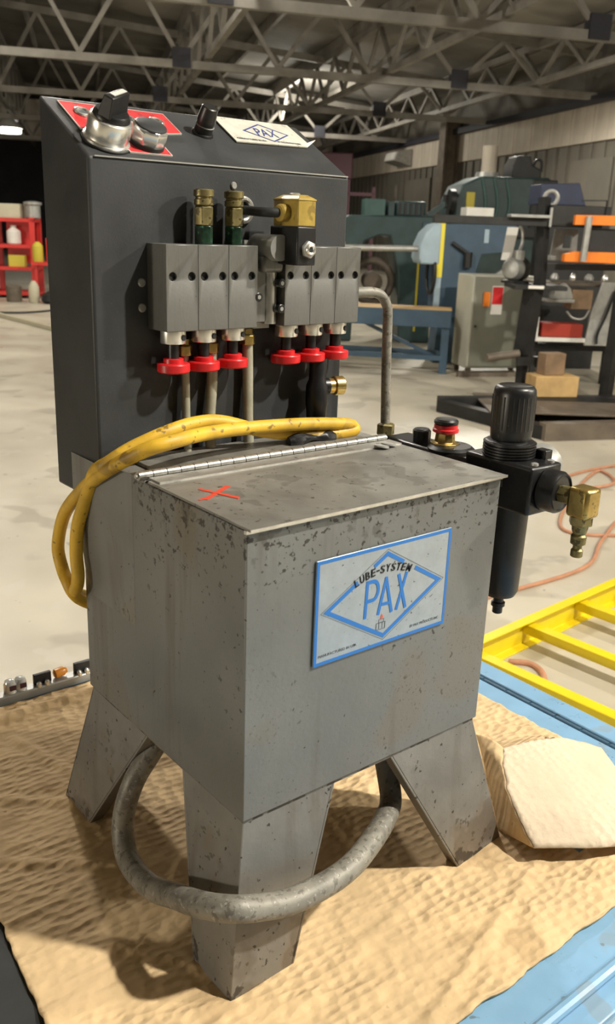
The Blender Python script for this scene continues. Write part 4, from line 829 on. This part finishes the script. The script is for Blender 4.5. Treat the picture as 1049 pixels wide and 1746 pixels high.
f7.bx('cart_frame', (-.02, .8, .12, .5, .33, .38), 'dark_steel', t); f7.bx('tray', (.0, .47, -.05, .3, .43, .47), 'white_paint', t); f7.bx('tray_end', (-.02, .0, -.05, .3, .43, .66), 'white_paint', t)
f7.bx('red_bin', (.04, .44, -.03, .2, .475, .60), 'red_box', t); f7.bx('upper_tray', (.05, .32, -.05, .25, .80, .83), 'galv', t); f7.prof('machine_casting', [(.12, .83), (.32, .83), (.28, .93), (.22, .98), (.14, .93)], -.02, .15, 'galv', t)
f7.bx('brown_box', (.30, .50, -.02, .2, .74, .92), 'wood_old', t); f7.prof('grey_panel', [(.47, .40), (.85, .40), (.85, 1.0), (.58, 1.0), (.50, .72)], -.03, .0, 'galv', t)
for x in (.02, .75): f7.bx('cart_leg', (x, x+.05, .15, .2, 0, .95), 'dark_steel', t)
f7.bx('cart_top', (-.02, .85, .05, .5, .95, .98), 'rust_steel', t); obj('cart_hose', B().tube([f7.p(.70, -.05, .92), f7.p(.64, -.06, .7), f7.p(.58, -.06, .52), f7.p(.58, -.06, .42)], .012, 8, 5), 'black_rubber', t)
obj('wire_loop', B().tube([f7.p(.25, -.06, .72), f7.p(.32, -.06, .66), f7.p(.42, -.06, .66), f7.p(.47, -.06, .74)], .01, 8, 5), 'galv', t)
for k, (x, z, r) in enumerate(((.16, 1.02, .04), (.34, 1.0, .03), (.50, 1.03, .045), (.66, 1.01, .035))): obj('loose_fitting', B().lathe([(r*.6, 0), (r, .02), (r, .05), (r*.5, .08)], f7.p(x, .15, .98), (0.2, 0, 1), 12), 'chrome' if k % 2 else 'galv', t)
f8 = F(1.85, 7.35, 10)
tag(obj('wood_block', f8.box(B(), .0, .38, .0, .22, .118, .29), 'wood', bevel=.006), 'pale squared timber block on the stand base', 'wood block')
f9 = F(1.93, 7.42, 18)
tag(obj('wood_block', f9.box(B(), .0, .19, .0, .13, .291, .47), 'wood_old', bevel=.006), 'dark worn timber block stacked on the pale one', 'wood block')
# red rack at the far left
f = F(-5.75, 16.2, 6)
t = thing('storage_rack', f.p(.3, .3, 0), 'red steel storage rack far away at the left', 'rack')
for x, y in ((.0, 0), (.70, 0), (.0, .6), (.70, .6)): f.bx('upright', (x, x+.09, y, y+.07, 0, 1.38), 'shelf_red', t)
for z in (.05, .48, .86, 1.30): f.bx('shelf', (-.3, .79, .0, .66, z, z+.06), 'shelf_red', t)
f.bx('side_sheet', (.25, .70, .3, .33, .6, 1.30), 'shelf_red', t)
tag(obj('beige_case', f.box(B(), -.25, .55, .05, .6, 1.36, 1.60), 'beige', bevel=.01), 'beige equipment case on top of the red rack', 'case')
tag(obj('silver_pot', B().lathe([(.10, 0), (.13, .02), (.13, .22), (.16, .24), (.16, .28), (.05, .30)], f.p(.735, .25, 1.36), (0, 0, 1), 18), 'galv'), 'silver lidded pot beside the beige case on the rack', 'pot')
tag(obj('white_jug', B().lathe([(.10, 0), (.12, .02), (.12, .22), (.05, .28), (.05, .32)], f.p(.40, .15, .92), (0, 0, 1), 16), 'white_paint'), 'white jug on the middle shelf of the red rack', 'jug')
tag(obj('olive_carton', f.box(B(), .30, .58, .06, .25, .54, .74), 'olive_yellow', bevel=.006), 'olive-yellow carton on the lower shelf of the red rack', 'carton')
f = F(-4.79, 15.75, 0)
t = thing('side_cart', f.p(.2, .1, 0), 'small red cart carrying a yellow can beside the rack', 'cart')
f.bx('cart_deck', (-.12, .6, .05, .5, .60, .66), 'shelf_red', t); f.bx('cart_back', (.05, .6, .4, .45, .66, 1.05), 'shelf_red', t)
for x in (-.08, .5): f.bx('cart_leg', (x, x+.05, .1, .15, 0, .6), 'shelf_red', t)
tag(obj('yellow_can', B().lathe([(.085, 0), (.09, .01), (.09, .26), (.06, .30), (.03, .33)], f.p(-.02, .15, .66), (0, 0, 1), 18), 'olive_yellow'), 'yellow can standing on the small red cart', 'can')
tag(obj('gas_bottle', B().lathe([(.08, 0), (.09, .02), (.09, .26), (.06, .32), (.03, .36)], f.p(-.02, -.20, 0), (0, 0, 1), 18), 'beige'), 'pale gas bottle on the floor in front of the red cart', 'bottle')
tag(obj('metal_drum', B().lathe([(.12, 0), (.13, .02), (.13, .26), (.11, .28)], f.p(-.36, -.20, .0), (0, 0, 1), 18), 'rust_steel'), 'dull round drum on the floor by the red rack', 'drum')
tag(obj('black_bag', B().lathe([(.16, 0), (.22, .05), (.20, .14), (.10, .20), (.02, .22)], f.p(.34, -.25, 0), (0, 0, 1), 14), 'black_rubber'), 'black bundle on the floor beside the gas bottle', 'bundle')
fz = F(0, 0)
tag(obj('floor_cable', B().tube([fz.p(-3.8, 16.5, .012), fz.p(-3.95, 15.2, .012), fz.p(-4.1, 14.2, .012), fz.p(-4.5, 13.6, .012), fz.p(-5.4, 13.6, .012)], .018, 8, 8), 'black_rubber'), 'black cable curving over the floor near the red rack', 'cable')
tag(obj('floor_bar', B().bar(fz.p(-4.9, 13.5, .03), fz.p(-3.2, 11.45, .03), .07, .05), 'beige'), 'long pale metal bar lying on the floor at the left', 'bar')
# hanging lamp far left, wall lamp and sign
f = F(-9.86, 30.3, 0)
t = thing('hanging_lamp', f.p(0, 0, 3.95), 'lit hanging high-bay lamp far away at the left', 'lamp')
obj('lamp_shade', B().lathe([(.42, 0), (.40, .05), (.18, .25), (.10, .40)], f.p(0, 0, 4.02), (0, 0, 1), 24), 'white_paint', t); obj('lamp_bulb', B().lathe([(.36, -.12), (.38, 0), (.20, .05)], f.p(0, 0, 4.0), (0, 0, 1), 24), 'lamp_glow', t)
f.cyl('lamp_rod', (0, 0, 4.4), (0, 0, 5.6), .025, 'dark_steel', t)
t = thing('wall_floodlight', hall(9.8, 28.5, 3.4), 'small floodlight fixed high on the ribbed wall left of the column', 'lamp')
b = B(); b.quadbox([hall(9.35, 28.2, 3.45), hall(9.9, 28.2, 3.30), hall(9.9, 29.3, 3.30), hall(9.35, 29.3, 3.45), hall(9.45, 28.2, 3.72), hall(9.9, 28.2, 3.80), hall(9.9, 29.3, 3.80), hall(9.45, 29.3, 3.72)]); obj('flood_case', b, 'galv', t)
obj('flood_lens', B().quadbox([hall(9.33, 28.3, 3.48), hall(9.36, 28.3, 3.47), hall(9.36, 29.2, 3.47), hall(9.33, 29.2, 3.48), hall(9.40, 28.3, 3.70), hall(9.44, 28.3, 3.70), hall(9.44, 29.2, 3.70), hall(9.40, 29.2, 3.70)]), 'white_paint', t)
f = F(.40, 21.4, 0)
t = thing('maroon_cabinet', f.p(0, 0, 0), 'tall dark maroon machine cabinet showing behind the box corner', 'cabinet')
f.bx('cabinet_case', (-.9, .33, 0, .6, 2.45, 3.0), 'maroon', t, .03); f.bx('cabinet_post', (.20, .30, .05, .15, 0, 2.46), 'maroon', t); f.bx('cabinet_post', (-.8, -.7, .05, .15, 0, 2.46), 'maroon', t)
f.bx('cross_rail', (-.8, .85, .05, .12, 2.10, 2.18), 'maroon', t); f.bx('rail_post', (.80, .88, .05, .12, 0, 2.3), 'maroon', t)
